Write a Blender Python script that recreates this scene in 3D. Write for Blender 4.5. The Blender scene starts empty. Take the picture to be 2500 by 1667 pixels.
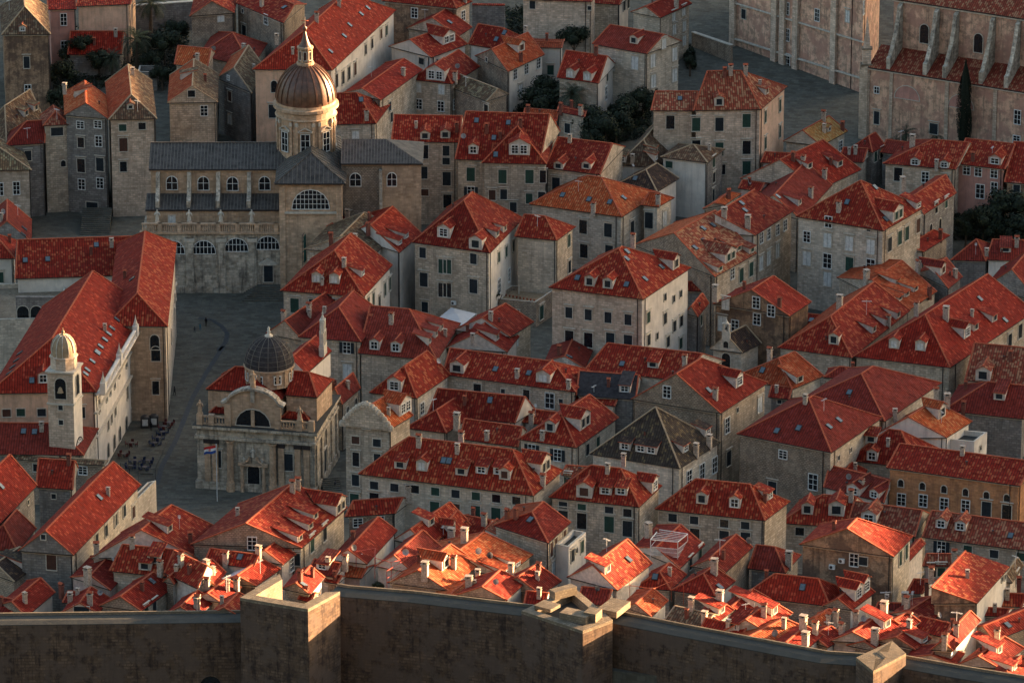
import bpy, math, random
from mathutils import Vector, Matrix
random.seed(7)
R = math.radians
sc = bpy.context.scene
COL = sc.collection
# ------------------------------------------------------------------ camera
PITCH = R(20.0); DIST = 1000.0; KPX = 7.55e-5
CAM = Vector((0, -DIST*math.cos(PITCH), DIST*math.sin(PITCH)))
FWD = Vector((0, math.cos(PITCH), -math.sin(PITCH)))
RGT = Vector((1, 0, 0)); UPV = Vector((0, math.sin(PITCH), math.cos(PITCH)))
cd = bpy.data.cameras.new('camera'); cam = bpy.data.objects.new('camera', cd); COL.objects.link(cam)
cam.location = CAM; cam.rotation_euler = (math.pi/2-PITCH, 0, 0)
cd.sensor_width = 36; cd.lens = 36/(2500*KPX); cd.clip_start = 50; cd.clip_end = 9000
sc.camera = cam

def src(tile, x, y):
    c = int(tile[0]); r = int(tile[1])
    return 500*c + x/3.734, (1247 if r == 3 else 420*r) + y/3.734
def ray(px, py):
    return (FWD + RGT*((px-1250)*KPX) + UPV*((833.5-py)*KPX)).normalized()
def clamp(v, a, b): return max(a, min(b, v))
def lerp_tab(tab, v):
    if v <= tab[0][0]: return tab[0][1]
    for (a, za), (b, zb) in zip(tab, tab[1:]):
        if v <= b: return za + (zb-za)*(v-a)/(b-a)
    return tab[-1][1]
def ground(x, y):
    yy = y + 0.28*clamp(x, -130, 130)
    k = 1-.42*clamp((-38-x)/42, 0, 1) if yy < -90 else 1
    return k*lerp_tab([(-182, 16.5), (-95, 0), (20, 0), (60, 2), (215, 15), (420, 22)], yy)
def on_z(px, py, z):
    d = ray(px, py); t = (z-CAM.z)/d.z
    return CAM + d*t
def on_y(px, py, Y):
    d = ray(px, py); t = (Y-CAM.y)/d.y
    return CAM + d*t
def at_h(px, py, h):
    """point of the pixel's ray that stands h metres over the ground"""
    d = ray(px, py); lo, hi = 500.0, 1900.0
    f = lambda t: (CAM+d*t).z - ground((CAM+d*t).x, (CAM+d*t).y) - h
    for _ in range(40):
        m = (lo+hi)/2
        if f(m) > 0: lo = m
        else: hi = m
    return CAM + d*lo

# ------------------------------------------------------------------ materials
MATS = {}
def newmat(name):
    m = bpy.data.materials.new(name); m.use_nodes = True
    nt = m.node_tree; b = nt.nodes['Principled BSDF']
    MATS[name] = m
    return m, nt, b
class N:
    def __init__(s, nt): s.nt = nt
    def __call__(s, t, **kw):
        n = s.nt.nodes.new(t)
        ins = kw.pop('ins', {})
        for k, v in kw.items(): setattr(n, k, v)
        for k, v in ins.items():
            if hasattr(v, 'node'): s.nt.links.new(v, n.inputs[k])
            else: n.inputs[k].default_value = v
        return n
    def math(s, op, a, b=0.0, c=None):
        n = s.nt.nodes.new('ShaderNodeMath'); n.operation = op
        for i, v in enumerate((a, b, c)):
            if v is None: continue
            if hasattr(v, 'node'): s.nt.links.new(v, n.inputs[i])
            else: n.inputs[i].default_value = v
        return n.outputs[0]
    def mix(s, fac, a, b, blend='MIX'):
        n = s.nt.nodes.new('ShaderNodeMix'); n.data_type = 'RGBA'; n.blend_type = blend
        for i, v in ((0, fac), (6, a), (7, b)):
            if hasattr(v, 'node'): s.nt.links.new(v, n.inputs[i])
            elif i == 0: n.inputs[0].default_value = v
            else: n.inputs[i].default_value = (*v, 1)
        return n.outputs[2]
    def ramp(s, fac, stops, interp='LINEAR'):
        n = s.nt.nodes.new('ShaderNodeValToRGB'); n.color_ramp.interpolation = interp
        e = n.color_ramp.elements
        while len(e) < len(stops): e.new(0.5)
        for i, (p, c) in enumerate(stops):
            e[i].position = p; e[i].color = (*c, 1) if len(c) == 3 else c
        s.nt.links.new(fac, n.inputs[0]); return n.outputs[0]
def sca(c, k): return tuple(min(1, v*k) for v in c)
def tile_mat(name, base, light, frac, patch=0.3, moss=None, pitch=0.44, row=0.5):
    m, nt, b = newmat(name); n = N(nt)
    uv = n('ShaderNodeUVMap').outputs[0]
    sp = n('ShaderNodeSeparateXYZ', ins={0: uv})
    u = n.math('DIVIDE', sp.outputs[0], pitch); v = n.math('DIVIDE', sp.outputs[1], row)
    fu = n.math('FLOOR', u); fv = n.math('FLOOR', v)
    cb = n('ShaderNodeCombineXYZ', ins={0: fu, 1: fv})
    wn = n('ShaderNodeTexWhiteNoise', noise_dimensions='2D', ins={'Vector': cb.outputs[0]})
    geo = n('ShaderNodeNewGeometry').outputs['Position']
    # which areas carry more of the pale tiles
    nz = n('ShaderNodeTexNoise', ins={'Vector': geo, 'Scale': 0.22, 'Detail': 3.0, 'Roughness': 0.6})
    big = n('ShaderNodeTexNoise', ins={'Vector': geo, 'Scale': 0.06, 'Detail': 2.0})
    thr = n.math('MULTIPLY', n.math('ADD', n.math('MULTIPLY', n.math('ADD', nz.outputs[0], big.outputs[0]), 0.7), 0.3), frac)
    ispale = n.math('LESS_THAN', wn.outputs[0], thr)
    tone = n.ramp(wn.outputs[1], [(0, sca(base, .62)), (.5, base), (1, sca(base, 1.25))])
    col = n.mix(ispale, tone, light)
    st = n('ShaderNodeTexNoise', ins={'Vector': geo, 'Scale': 0.5, 'Detail': 5.0, 'Roughness': 0.7})
    stf = n.ramp(st.outputs[0], [(.42, (0, 0, 0)), (.72, (1, 1, 1))])
    col = n.mix(n.math('MULTIPLY', stf, patch), col, sca(base, .38), 'MIX')
    oi = n('ShaderNodeObjectInfo').outputs['Random']
    col = n.mix(1.0, col, n.ramp(oi, [(0, (.62, .60, .62)), (.35, (1, .92, .9)), (.6, (.9, .96, .94)), (.8, (1.1, 1.28, 1.2)), (1, (.78, .7, .75))]), 'MULTIPLY')
    if moss:
        ms = n('ShaderNodeTexNoise', ins={'Vector': geo, 'Scale': 0.9, 'Detail': 6.0, 'Roughness': 0.75})
        mf = n.ramp(ms.outputs[0], [(.40, (0, 0, 0)), (.62, (1, 1, 1))])
        col = n.mix(n.math('MULTIPLY', mf, .8), col, moss)
    fr = n.math('FRACT', u); s = n.math('SINE', n.math('MULTIPLY', fr, math.pi))
    fr2 = n.math('FRACT', v)
    seam = n.math('LESS_THAN', s, 0.38)
    col = n.mix(n.math('MULTIPLY', seam, 0.75), col, sca(base, .22))
    h = n.math('ADD', s, n.math('MULTIPLY', fr2, 0.25))
    bp = n('ShaderNodeBump', ins={'Height': h, 'Strength': 0.7, 'Distance': 0.09})
    wv = n('ShaderNodeTexNoise', ins={'Vector': geo, 'Scale': 0.45, 'Detail': 2.0})
    bp2 = n('ShaderNodeBump', ins={'Height': wv.outputs[0], 'Strength': 0.6, 'Distance': 1.1, 'Normal': bp.outputs[0]})
    nt.links.new(col, b.inputs['Base Color']); nt.links.new(bp2.outputs[0], b.inputs['Normal'])
    b.inputs['Roughness'].default_value = 0.85
    b.inputs['Specular IOR Level'].default_value = 0.2
    return m
def wall_mat(name, base, dark, bw=.9, bh=0.43, mort=0.5, stain=0.5, streak=0.4, blot=None):
    m, nt, b = newmat(name); n = N(nt)
    uv = n('ShaderNodeUVMap').outputs[0]
    geo = n('ShaderNodeNewGeometry').outputs['Position']
    col = n.ramp(n('ShaderNodeTexNoise', ins={'Vector': geo, 'Scale': 0.35, 'Detail': 4.0}).outputs[0],
                 [(.3, sca(base, .82)), (.7, sca(base, 1.1))])
    if mort > 0:
        br = n('ShaderNodeTexBrick', ins={'Vector': uv, 'Color1': (1, 1, 1, 1), 'Color2': (.56, .53, .50, 1), 'Mortar': (1-mort*.8, 1-mort*.8, 1-mort*.8, 1),
               'Scale': 1.0, 'Mortar Size': 0.07, 'Brick Width': bw, 'Row Height': bh, 'Bias': -0.1})
        br.offset = 0.5
        bm = n('ShaderNodeTexNoise', ins={'Vector': geo, 'Scale': 0.3, 'Detail': 3.0})
        col = n.mix(n.ramp(bm.outputs[0], [(.3, (.55, .55, .55)), (.55, (1, 1, 1))]), col, n.mix(1.0, col, br.outputs[0], 'MULTIPLY'))
    oi = n('ShaderNodeObjectInfo').outputs['Random']
    col = n.mix(1.0, col, n.ramp(oi, [(0, (.78, .76, .74)), (.3, (1.0, .97, .93)), (.55, (.9, .86, .8)), (.8, (1.05, 1.02, .98)), (1, (.85, .80, .74))]), 'MULTIPLY')
    st = n('ShaderNodeTexNoise', ins={'Vector': geo, 'Scale': 0.8, 'Detail': 7.0, 'Roughness': 0.72})
    f = n.ramp(st.outputs[0], [(.47, (0, 0, 0)), (.60, (1, 1, 1))])
    col = n.mix(n.math('MULTIPLY', f, stain*.75), col, dark)
    mp = n('ShaderNodeMapping', ins={'Vector': geo, 'Scale': (1.3, 1.3, 0.12)})
    sk = n('ShaderNodeTexNoise', ins={'Vector': mp.outputs[0], 'Scale': 1.0, 'Detail': 5.0, 'Roughness': 0.7})
    f2 = n.ramp(sk.outputs[0], [(.5, (0, 0, 0)), (.64, (1, 1, 1))])
    col = n.mix(n.math('MULTIPLY', f2, streak*.7), col, sca(dark, .7))
    if blot:
        bl = n('ShaderNodeTexNoise', ins={'Vector': geo, 'Scale': 0.28, 'Detail': 8.0, 'Roughness': 0.65})
        f3 = n.ramp(bl.outputs[0], [(.48, (0, 0, 0)), (.56, (1, 1, 1))])
        col = n.mix(n.math('MULTIPLY', f3, .8), col, blot)
    bp = n('ShaderNodeBump', ins={'Height': st.outputs[0], 'Strength': 0.5, 'Distance': 0.12})
    nt.links.new(col, b.inputs['Base Color']); nt.links.new(bp.outputs[0], b.inputs['Normal'])
    b.inputs['Roughness'].default_value = 0.9; b.inputs['Specular IOR Level'].default_value = 0.15
    return m
def flat_mat(name, c, rough=.7, metal=0.0, var=0.25, scale=1.5, spec=.3):
    m, nt, b = newmat(name); n = N(nt)
    geo = n('ShaderNodeNewGeometry').outputs['Position']
    z = n('ShaderNodeTexNoise', ins={'Vector': geo, 'Scale': scale, 'Detail': 5.0, 'Roughness': .65})
    col = n.ramp(z.outputs[0], [(.3, sca(c, 1-var)), (.7, sca(c, 1+var))])
    nt.links.new(col, b.inputs['Base Color'])
    b.inputs['Roughness'].default_value = rough; b.inputs['Metallic'].default_value = metal
    b.inputs['Specular IOR Level'].default_value = spec
    return m
RED = (.295, .024, .011)
tile_mat('t_red', RED, (.47, .105, .045), .22)
tile_mat('t_plain', (.30, .022, .010), (.47, .065, .032), .12, patch=.3)
tile_mat('t_dark', (.24, .028, .017), (.29, .042, .03), .14, patch=.35)
tile_mat('t_orange', (.45, .075, .022), (.54, .15, .06), .24, patch=.3)
tile_mat('t_old', (.20, .105, .06), (.38, .27, .16), .36, patch=.5, moss=(.07, .05, .036))
tile_mat('t_worn', (.30, .062, .034), (.46, .20, .11), .34, patch=.5)
tile_mat('t_moss', (.085, .055, .042), (.20, .125, .07), .2, patch=.5, moss=(.030, .020, .018))
tile_mat('t_yellow', (.50, .21, .065), (.56, .32, .13), .3, patch=.3)
flat_mat('ridge', (.42, .095, .045), .9, var=.35, scale=3)
flat_mat('ridge_old', (.38, .27, .17), .9)
flat_mat('gutter', (.035, .028, .027), .6)
wall_mat('stone', (.80, .67, .54), (.17, .145, .125), stain=.45, streak=.5)
wall_mat('pale', (.88, .77, .65), (.26, .22, .19), mort=.4, stain=.32, streak=.4)
wall_mat('warm', (.86, .69, .56), (.25, .18, .13), mort=.4, stain=.42, streak=.45)
wall_mat('peach', (.84, .57, .42), (.34, .22, .16), mort=0, stain=.35, streak=.4)
wall_mat('pink', (.60, .32, .27), (.28, .16, .14), mort=0, stain=.35, streak=.4)
wall_mat('white', (.90, .83, .76), (.46, .39, .34), mort=0, stain=.25, streak=.35)
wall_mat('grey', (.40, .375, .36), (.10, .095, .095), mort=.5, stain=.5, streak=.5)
wall_mat('rubble', (.58, .46, .36), (.13, .105, .09), bw=.55, bh=.32, mort=.65, stain=.65, streak=.45)
wall_mat('dirty', (.58, .38, .25), (.075, .05, .042), bw=.5, bh=.3, mort=.35, stain=.7, streak=.8, blot=(.13, .085, .065))
wall_mat('ochre', (.66, .33, .17), (.24, .12, .085), mort=.25, stain=.5, streak=.5)
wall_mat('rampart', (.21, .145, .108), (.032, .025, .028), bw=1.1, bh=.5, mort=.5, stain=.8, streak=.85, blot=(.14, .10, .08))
wall_mat('walk', (.085, .085, .078), (.055, .055, .058), mort=0, stain=.6, streak=.2)
wall_mat('coping', (.34, .28, .21), (.15, .125, .10), bw=.6, bh=.4, mort=.5, stain=.6, streak=.1)
wall_mat('paving', (.165, .160, .138), (.085, .085, .077), bw=1.6, bh=.9, mort=.3, stain=.6, streak=.5)
wall_mat('church', (.76, .67, .56), (.05, .044, .044), bw=1.0, bh=.5, mort=.35, stain=.6, streak=.85)
wall_mat('church_warm', (.76, .54, .38), (.24, .165, .12), bw=1.0, bh=.5, mort=.3, stain=.4, streak=.5)
wall_mat('jesuit', (.92, .60, .44), (.12, .08, .07), mort=0, stain=.75, streak=.7, blot=(.50, .27, .20))
flat_mat('frame', (.60, .53, .44), .85)
flat_mat('frame_white', (.78, .76, .72), .6)
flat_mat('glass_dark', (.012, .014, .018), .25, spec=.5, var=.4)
flat_mat('shutter_navy', (.018, .026, .034), .6, var=.4)
flat_mat('shutter_green', (.025, .065, .05), .6)
flat_mat('shutter_pale', (.70, .69, .66), .7)
flat_mat('shutter_brown', (.09, .04, .028), .7)
flat_mat('plaster', (.66, .56, .48), .9)
flat_mat('plaster_pink', (.60, .42, .36), .9)
flat_mat('chimney_plaster', (.46, .37, .30), .9, var=.5, scale=4)
flat_mat('chimney_red', (.20, .07, .05), .9)
flat_mat('sky_glass', (.10, .13, .15), .15, spec=.8)
flat_mat('lead', (.080, .068, .060), .6, var=.6, scale=.8)
flat_mat('lead_rib', (.15, .13, .11), .6)
flat_mat('metal_dark', (.050, .044, .046), .85, var=.45, spec=.1)
flat_mat('copper_dark', (.15, .068, .038), .42, var=.5, scale=1.0, spec=.6)
flat_mat('iron', (.05, .045, .045), .5)
flat_mat('white_metal', (.72, .70, .68), .4)
flat_mat('red_metal', (.45, .06, .04), .5)
flat_mat('dish', (.38, .36, .36), .5)
flat_mat('canvas', (.55, .55, .56), .8, var=.08)
flat_mat('trunk', (.10, .07, .05), .9)
# ------------------------------------------------------------------ mesh builder
class MB:
    def __init__(s): s.f = []
    def poly(s, pts, mat): s.f.append(([Vector(p) for p in pts], mat)); return s
    def box(s, c, sx, sy, sz, mat, ang=0.0):
        """c = centre of the bottom"""
        ca, sa = math.cos(ang), math.sin(ang); ex = Vector((ca, sa, 0)); ey = Vector((-sa, ca, 0))
        c = Vector(c); h = []
        for z in (0, sz):
            for a, b in ((-1, -1), (1, -1), (1, 1), (-1, 1)): h.append(c + ex*a*sx/2 + ey*b*sy/2 + Vector((0, 0, z)))
        return s.hexa(h, mat)
    def hexa(s, h, mat, top=None):
        s.poly([h[3], h[2], h[1], h[0]], mat); s.poly(h[4:8], top or mat)
        for i in range(4):
            j = (i+1) % 4; s.poly([h[i], h[j], h[j+4], h[i+4]], mat)
        return s
    def prism(s, foot, z0, z1, mat, top=None, bottom=True):
        """foot: counter-clockwise xy points"""
        n = len(foot)
        lo = [Vector((p[0], p[1], z0)) for p in foot]; hi = [Vector((p[0], p[1], z1)) for p in foot]
        for i in range(n):
            j = (i+1) % n; s.poly([lo[i], lo[j], hi[j], hi[i]], mat)
        s.poly(hi, top or mat)
        if bottom: s.poly(lo[::-1], mat)
        return s
    def bar(s, a, b, w, h, mat):
        """rectangular bar from a to b, resting w wide and h high over the line"""
        a = Vector(a); b = Vector(b); d = (b-a).normalized()
        side = d.cross(Vector((0, 0, 1)))
        side = side.normalized() if side.length > 1e-4 else Vector((1, 0, 0))
        up = side.cross(d).normalized()
        h8 = [a-side*w/2, a+side*w/2, b+side*w/2, b-side*w/2]
        h8 = h8 + [p+up*h for p in h8]
        return s.hexa(h8, mat)
    def lathe(s, c, prof, mat, n=24, a0=0.0, sq=None):
        c = Vector(c)
        for (r0, z0), (r1, z1) in zip(prof, prof[1:]):
            for i in range(n):
                t0 = a0+2*math.pi*i/n; t1 = a0+2*math.pi*(i+1)/n
                p = [c+Vector((r0*math.cos(t0), r0*math.sin(t0), z0)), c+Vector((r0*math.cos(t1), r0*math.sin(t1), z0)),
                     c+Vector((r1*math.cos(t1), r1*math.sin(t1), z1)), c+Vector((r1*math.cos(t0), r1*math.sin(t0), z1))]
                if r0 < 1e-4: p = [p[0], p[2], p[3]]
                elif r1 < 1e-4: p = p[:3]
                s.poly(p, mat)
        return s
    def mesh(s, name, smooth=False):
        verts = []; faces = []; uvs = []; mi = []; names = []
        idx = {}
        for pts, mat in s.f:
            if mat not in names: names.append(mat)
            nrm = Vector((0, 0, 0))
            for i in range(len(pts)):
                a = pts[i]; b = pts[(i+1) % len(pts)]; nrm += a.cross(b)
            if nrm.length < 1e-9: nrm = Vector((0, 0, 1))
            nrm.normalize()
            t = Vector((0, 0, 1)).cross(nrm)
            if t.length < 0.05: t = Vector((1, 0, 0)); d = Vector((0, 1, 0))
            else: t.normalize(); d = nrm.cross(t)
            f = []
            for p in pts:
                if smooth:
                    k = (round(p.x, 3), round(p.y, 3), round(p.z, 3))
                    if k not in idx: idx[k] = len(verts); verts.append(p)
                    f.append(idx[k])
                else:
                    f.append(len(verts)); verts.append(p)
                uvs.append((p.dot(t), p.dot(d)))
            faces.append(f); mi.append(names.index(mat))
        me = bpy.data.meshes.new(name)
        me.from_pydata([tuple(v) for v in verts], [], faces)
        uvl = me.uv_layers.new(name='UVMap')
        flat = [c for uv in uvs for c in uv]
        if len(flat) == 2*len(uvl.data): uvl.data.foreach_set('uv', flat)
        for nm in names: me.materials.append(MATS[nm])
        me.polygons.foreach_set('material_index', mi)
        if smooth: me.polygons.foreach_set('use_smooth', [True]*len(faces))
        me.update(); return me
    def obj(s, name, parent=None, smooth=False, loc=None):
        """mesh in world coordinates, kept there under its parent"""
        me = s.mesh(name, smooth); o = bpy.data.objects.new(name, me); COL.objects.link(o)
        if parent is not None: o.parent = parent; o.matrix_parent_inverse = WI(parent)
        return o
WM = {}
def WI(p):
    m = WM.get(p.name)
    return m.inverted() if m is not None else Matrix.Identity(4)
def link(name, me, parent=None, mat=None):
    o = bpy.data.objects.new(name, me); COL.objects.link(o)
    if parent is not None:
        o.parent = parent; o.matrix_parent_inverse = WI(parent)
    if mat is not None: o.matrix_basis = mat
    w = mat.copy() if mat is not None else Matrix.Identity(4)
    WM[o.name] = w
    return o
def thing(name, label, cat, loc=(0, 0, 0), group=None):
    o = bpy.data.objects.new(name, None); COL.objects.link(o); o.empty_display_size = 1
    o.location = loc; WM[o.name] = Matrix.Translation(Vector(loc))
    o['label'] = label; o['category'] = cat
    if group: o['group'] = group
    return o
def tag(o, label=None, cat=None, group=None, kind=None):
    for k, v in (('label', label), ('category', cat), ('group', group), ('kind', kind)):
        if v: o[k] = v
    return o

# ------------------------------------------------------------------ windows (shared meshes, local: x right, -y outward, z up, centre at origin)
SIZE = {'s': (.75, .85), 'q': (1.42, 1.38), 'm': (1.32, 2.05), 't': (1.2, 2.5), 'l': (1.6, 2.75), 'w': (2.4, 1.7), 'd': (1.6, 3.2), 'h': (.95, 1.3)}
WIN = {}
RW = random.Random(3)
def arch_pts(w, h, n=8):
    r = w/2; return [(-r, -h/2), (r, -h/2)] + [(r*math.cos(math.pi*i/n), h/2-r+r*math.sin(math.pi*i/n)) for i in range(n+1)]
def win_mesh(kind, w, h):
    key = (kind, w, h)
    if key in WIN: return WIN[key]
    fr = {'n': 'frame', 'O': 'rampart', 'w': 'frame', 'W': 'frame_white', 'g': 'frame', 'v': 'frame', 'k': 'frame', 'A': 'frame', 'b': 'frame', 'S': 'frame_white', 'F': 'frame_white'}[kind]
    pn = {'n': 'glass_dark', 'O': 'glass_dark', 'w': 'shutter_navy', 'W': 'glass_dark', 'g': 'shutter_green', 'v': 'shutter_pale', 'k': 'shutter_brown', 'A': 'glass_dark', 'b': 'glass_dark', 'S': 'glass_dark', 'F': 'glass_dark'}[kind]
    f = MB(); p = MB(); t = .13; D = .12
    if kind in 'AFO':
        o = arch_pts(w+2*t, h+2*t); i = arch_pts(w, h)
        n = len(o)
        for a in range(n):
            b = (a+1) % n
            q = [(o[a], -D), (o[b], -D), (i[b], -D), (i[a], -D)]
            f.poly([(c[0], y, c[1]) for c, y in q], fr)
            f.poly([(i[a][0], -D, i[a][1]), (i[b][0], -D, i[b][1]), (i[b][0], 0.02, i[b][1]), (i[a][0], 0.02, i[a][1])], fr)
            f.poly([(o[b][0], -D, o[b][1]), (o[a][0], -D, o[a][1]), (o[a][0], 0.02, o[a][1]), (o[b][0], 0.02, o[b][1])], fr)
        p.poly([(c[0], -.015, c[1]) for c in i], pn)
        if kind == 'F':
            nb = max(2, int(w/.7))
            for k in range(1, nb):
                x = -w/2+w*k/nb; r = w/2; zt = h/2-r+math.sqrt(max(0, r*r-x*x))
                f.box((x, -.05, -h/2), .09, .06, zt+h/2, fr)
            nz = max(2, int(h/.9))
            for k in range(1, nz):
                z = -h/2+h*k/nz; r = w/2; zz = z-(h/2-r); hw = r if zz < 0 else math.sqrt(max(0, r*r-zz*zz))
                f.box((0, -.05, z), 2*hw, .06, .08, fr)
    else:
        f.box((-w/2-t/2, -D/2+.01, -h/2-t), t, D+.02, h+2*t, fr); f.box((w/2+t/2, -D/2+.01, -h/2-t), t, D+.02, h+2*t, fr)
        f.box((0, -D/2+.01, h/2), w, D+.02, t, fr); f.box((0, -D/2-.03, -h/2-t), w+.1, D+.1, t, fr)
        if h > 1.9 and kind in 'wgvnbk': f.box((0, -.14, h/2+.42), w+.7, .28, .13, fr)
        p.box((0, 0, -h/2), w, .05, h, pn)
        if kind in 'WS':
            f.box((0, -.055, -h/2), .09, .05, h, fr)
            for k in range(1, 3 if h > 1.3 else 2): f.box((0, -.055, -h/2+h*k/(3 if h > 1.3 else 2)), w, .045, .07, fr)
        if kind in 'wgvk' and h > 1:
            p.box((0, -.035, -h/2+.03), .03, .03, h-.06, 'gutter')
        if kind == 'S':
            for sg in (-1, 1): p.box((sg*(w/2+.38), -.12, -h/2), .6, .05, h, 'shutter_pale' if w < 1.2 else 'shutter_navy')
    WIN[key] = (f.mesh('window_frame'), p.mesh('window_pane'))
    return WIN[key]
def put_window(root, p, nrm, kind='w', size='m', wh=None, name='window', pane='pane'):
    w, h = wh or SIZE[size]
    if kind == 'w' and size in 'mtlq' and not wh: kind = RW.choice('wwwwwggkbn')
    fm, pm = win_mesh(kind, w, h)
    ang = math.atan2(nrm.y, nrm.x) + math.pi/2
    M = Matrix.Translation(p + nrm*0.012) @ Matrix.Rotation(ang, 4, 'Z')
    o = link(name, fm, root, M)
    c = bpy.data.objects.new(pane, pm); COL.objects.link(c); c.parent = o
    return o

# ------------------------------------------------------------------ small roof pieces
CACHE = {}
def inpoly(p, poly, n):
    for i in range(len(poly)):
        a = poly[i]; b = poly[(i+1) % len(poly)]
        if (b-a).cross(p-a).dot(n) < -1e-6*0-0.02: return False
    return True
def hit(px, py, polys):
    d = ray(px, py); best = None
    for pts, info in polys:
        n = (pts[1]-pts[0]).cross(pts[2]-pts[0])
        if n.length < 1e-9: continue
        n.normalize(); dn = d.dot(n)
        if abs(dn) < 1e-6: continue
        t = (pts[0]-CAM).dot(n)/dn; p = CAM+d*t
        if inpoly(p, pts, n) and (best is None or t < best[0]): best = (t, p, n if dn < 0 else -n, info)
    return best
def dormer(root, p, n, kind, rmat, wmat, wk):
    """p on the roof plane, n its normal"""
    hz = Vector((n.x, n.y, 0)).normalized(); tanp = math.sqrt(n.x*n.x+n.y*n.y)/max(n.z, .05)
    w, hf = {'d': (1.85, 1.75), 'D': (2.0, 1.4), 'e': (2.6, 2.1), 'E': (4.0, 2.3), 'o': (1.4, 1.1)}[kind]
    tanp = max(tanp, .4); hf *= clamp(round(tanp, 1)/.6, .68, 1)
    ang = math.atan2(hz.y, hz.x)+math.pi/2
    M = Matrix.Translation(p) @ Matrix.Rotation(ang, 4, 'Z')
    key = (kind, rmat, wmat, round(tanp, 1)); tp = round(tanp, 1)
    if key not in CACHE:
        b = MB(); x = w/2
        if kind == 'D':
            ps = min(.22, tp*.5, tp-hf/3.8); L = hf/(tp-ps)
            b.poly([(-x, 0, -.2), (x, 0, -.2), (x, 0, hf), (-x, 0, hf)], wmat)
            b.poly([(x, 0, -.2), (x, L, tp*L-.1), (x, L, hf+ps*L), (x, 0, hf)], wmat)
            b.poly([(-x, L, tp*L-.1), (-x, 0, -.2), (-x, 0, hf), (-x, L, hf+ps*L)], wmat)
            o = .18; L2 = L+.6
            h8 = [(-x-o, -.3, hf-.02-ps*.3), (x+o, -.3, hf-.02-ps*.3), (x+o, L2, hf+ps*L2-.02), (-x-o, L2, hf+ps*L2-.02)]
            h8 = [Vector(q) for q in h8]; h8 += [q+Vector((0, 0, .14)) for q in h8]
            b.hexa(h8, 'ridge', rmat)
        else:
            pk = .42*w/2*1.3; L = hf/tp; L2 = (hf+pk)/tp
            b.poly([(-x, 0, -.3), (x, 0, -.3), (x, 0, hf), (0, 0, hf+pk-.05), (-x, 0, hf)], wmat)
            b.poly([(x, 0, -.3), (x, L, tp*L), (x, 0, hf)], wmat); b.poly([(-x, L, tp*L), (-x, 0, -.3), (-x, 0, hf)], wmat)
            o = .2; z = hf-.1*pk
            for sg in (-1, 1):
                e = sg*(x+o); drop = pk*o/x
                A = Vector((e, -.28, hf-drop)); B = Vector((0, -.28, hf+pk)); Cc = Vector((0, L2+.1, hf+pk)); Dd = Vector((e, L-drop/tp+.1, hf-drop))
                up = Vector((0, 0, .12))
                lo = [A, B, Cc, Dd]; lo = lo if sg < 0 else lo[::-1]
                lo = lo[::-1]
                b.hexa([q for q in lo], 'ridge', 'ridge') if False else None
                hi = [q+up for q in (A, B, Cc, Dd)]
                if sg > 0: b.poly([hi[0], hi[3], hi[2], hi[1]], rmat)
                else: b.poly(hi, rmat)
                b.poly([A, B, hi[1], hi[0]], 'ridge'); b.poly([A, hi[0], hi[3], Dd], 'ridge'); b.poly([A, Dd, Cc, B], 'gutter')
            b.bar((0, -.3, hf+pk+.08), (0, L2, hf+pk+.08), .22, .12, 'ridge')
        CACHE[key] = b.mesh('dormer')
    o = link('dormer', CACHE[key], root, M)
    fr = hz
    zc = hf*.5; sc2 = clamp(round(tanp, 1)/.6, .72, 1)
    nw = 2 if kind == 'E' else 1
    ww = {'d': (1.1, 1.25), 'D': (1.15, .9), 'e': (1.45, 1.4), 'E': (1.15, 1.55), 'o': (.7, .6)}[kind]
    ww = (ww[0], round(ww[1]*sc2, 2))
    fm, pm = win_mesh(wk, *ww)
    for k in range(nw):
        dx = 0 if nw == 1 else (-.85 if k == 0 else .85)
        q = bpy.data.objects.new('window', fm); COL.objects.link(q); q.parent = o; q.location = (dx, -.01, zc)
        q2 = bpy.data.objects.new('pane', pm); COL.objects.link(q2); q2.parent = o; q2.location = (dx, -.012, zc)
    return o
def chim_mesh(kind):
    key = ('chim', kind)
    if key in CACHE: return CACHE[key]
    b = MB(); w, d, h, m = {'c': (.7, .55, 1.3, 'chimney_plaster'), 'C': (.8, .62, 1.7, 'chimney_plaster'), 'k': (.65, .6, 1.5, 'chimney_red'), 'B': (1.0, .8, 2.2, 'chimney_plaster'),
                            'y': (.8, .65, 1.8, 'warm')}[kind]
    b.box((0, 0, -.7), w, d, h+.7, m); b.box((0, 0, h-.14), w+.2, d+.2, .12, m)
    for sx in (-1, 1):
        for sy in (-1, 1): b.box((sx*(w/2-.1), sy*(d/2-.1), h-.02), .14, .14, .34, m)
    b.box((0, 0, h), w*.5, d*.5, .25, 'gutter')
    h0 = h+.3
    if kind in 'Ck':
        b.poly([(-w/2-.1, -d/2-.1, h0), (w/2+.1, -d/2-.1, h0), (w/2+.1, 0, h0+.3), (-w/2-.1, 0, h0+.3)], 'ridge')
        b.poly([(w/2+.1, d/2+.1, h0), (-w/2-.1, d/2+.1, h0), (-w/2-.1, 0, h0+.3), (w/2+.1, 0, h0+.3)], 'ridge')
        b.poly([(-w/2-.1, d/2+.1, h0), (-w/2-.1, -d/2-.1, h0), (-w/2-.1, 0, h0+.3)], m); b.poly([(w/2+.1, -d/2-.1, h0), (w/2+.1, d/2+.1, h0), (w/2+.1, 0, h0+.3)], m)
    else:
        b.box((0, 0, h0), w+.16, d+.16, .1, m)
    CACHE[key] = b.mesh('chimney'); return CACHE[key]
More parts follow.
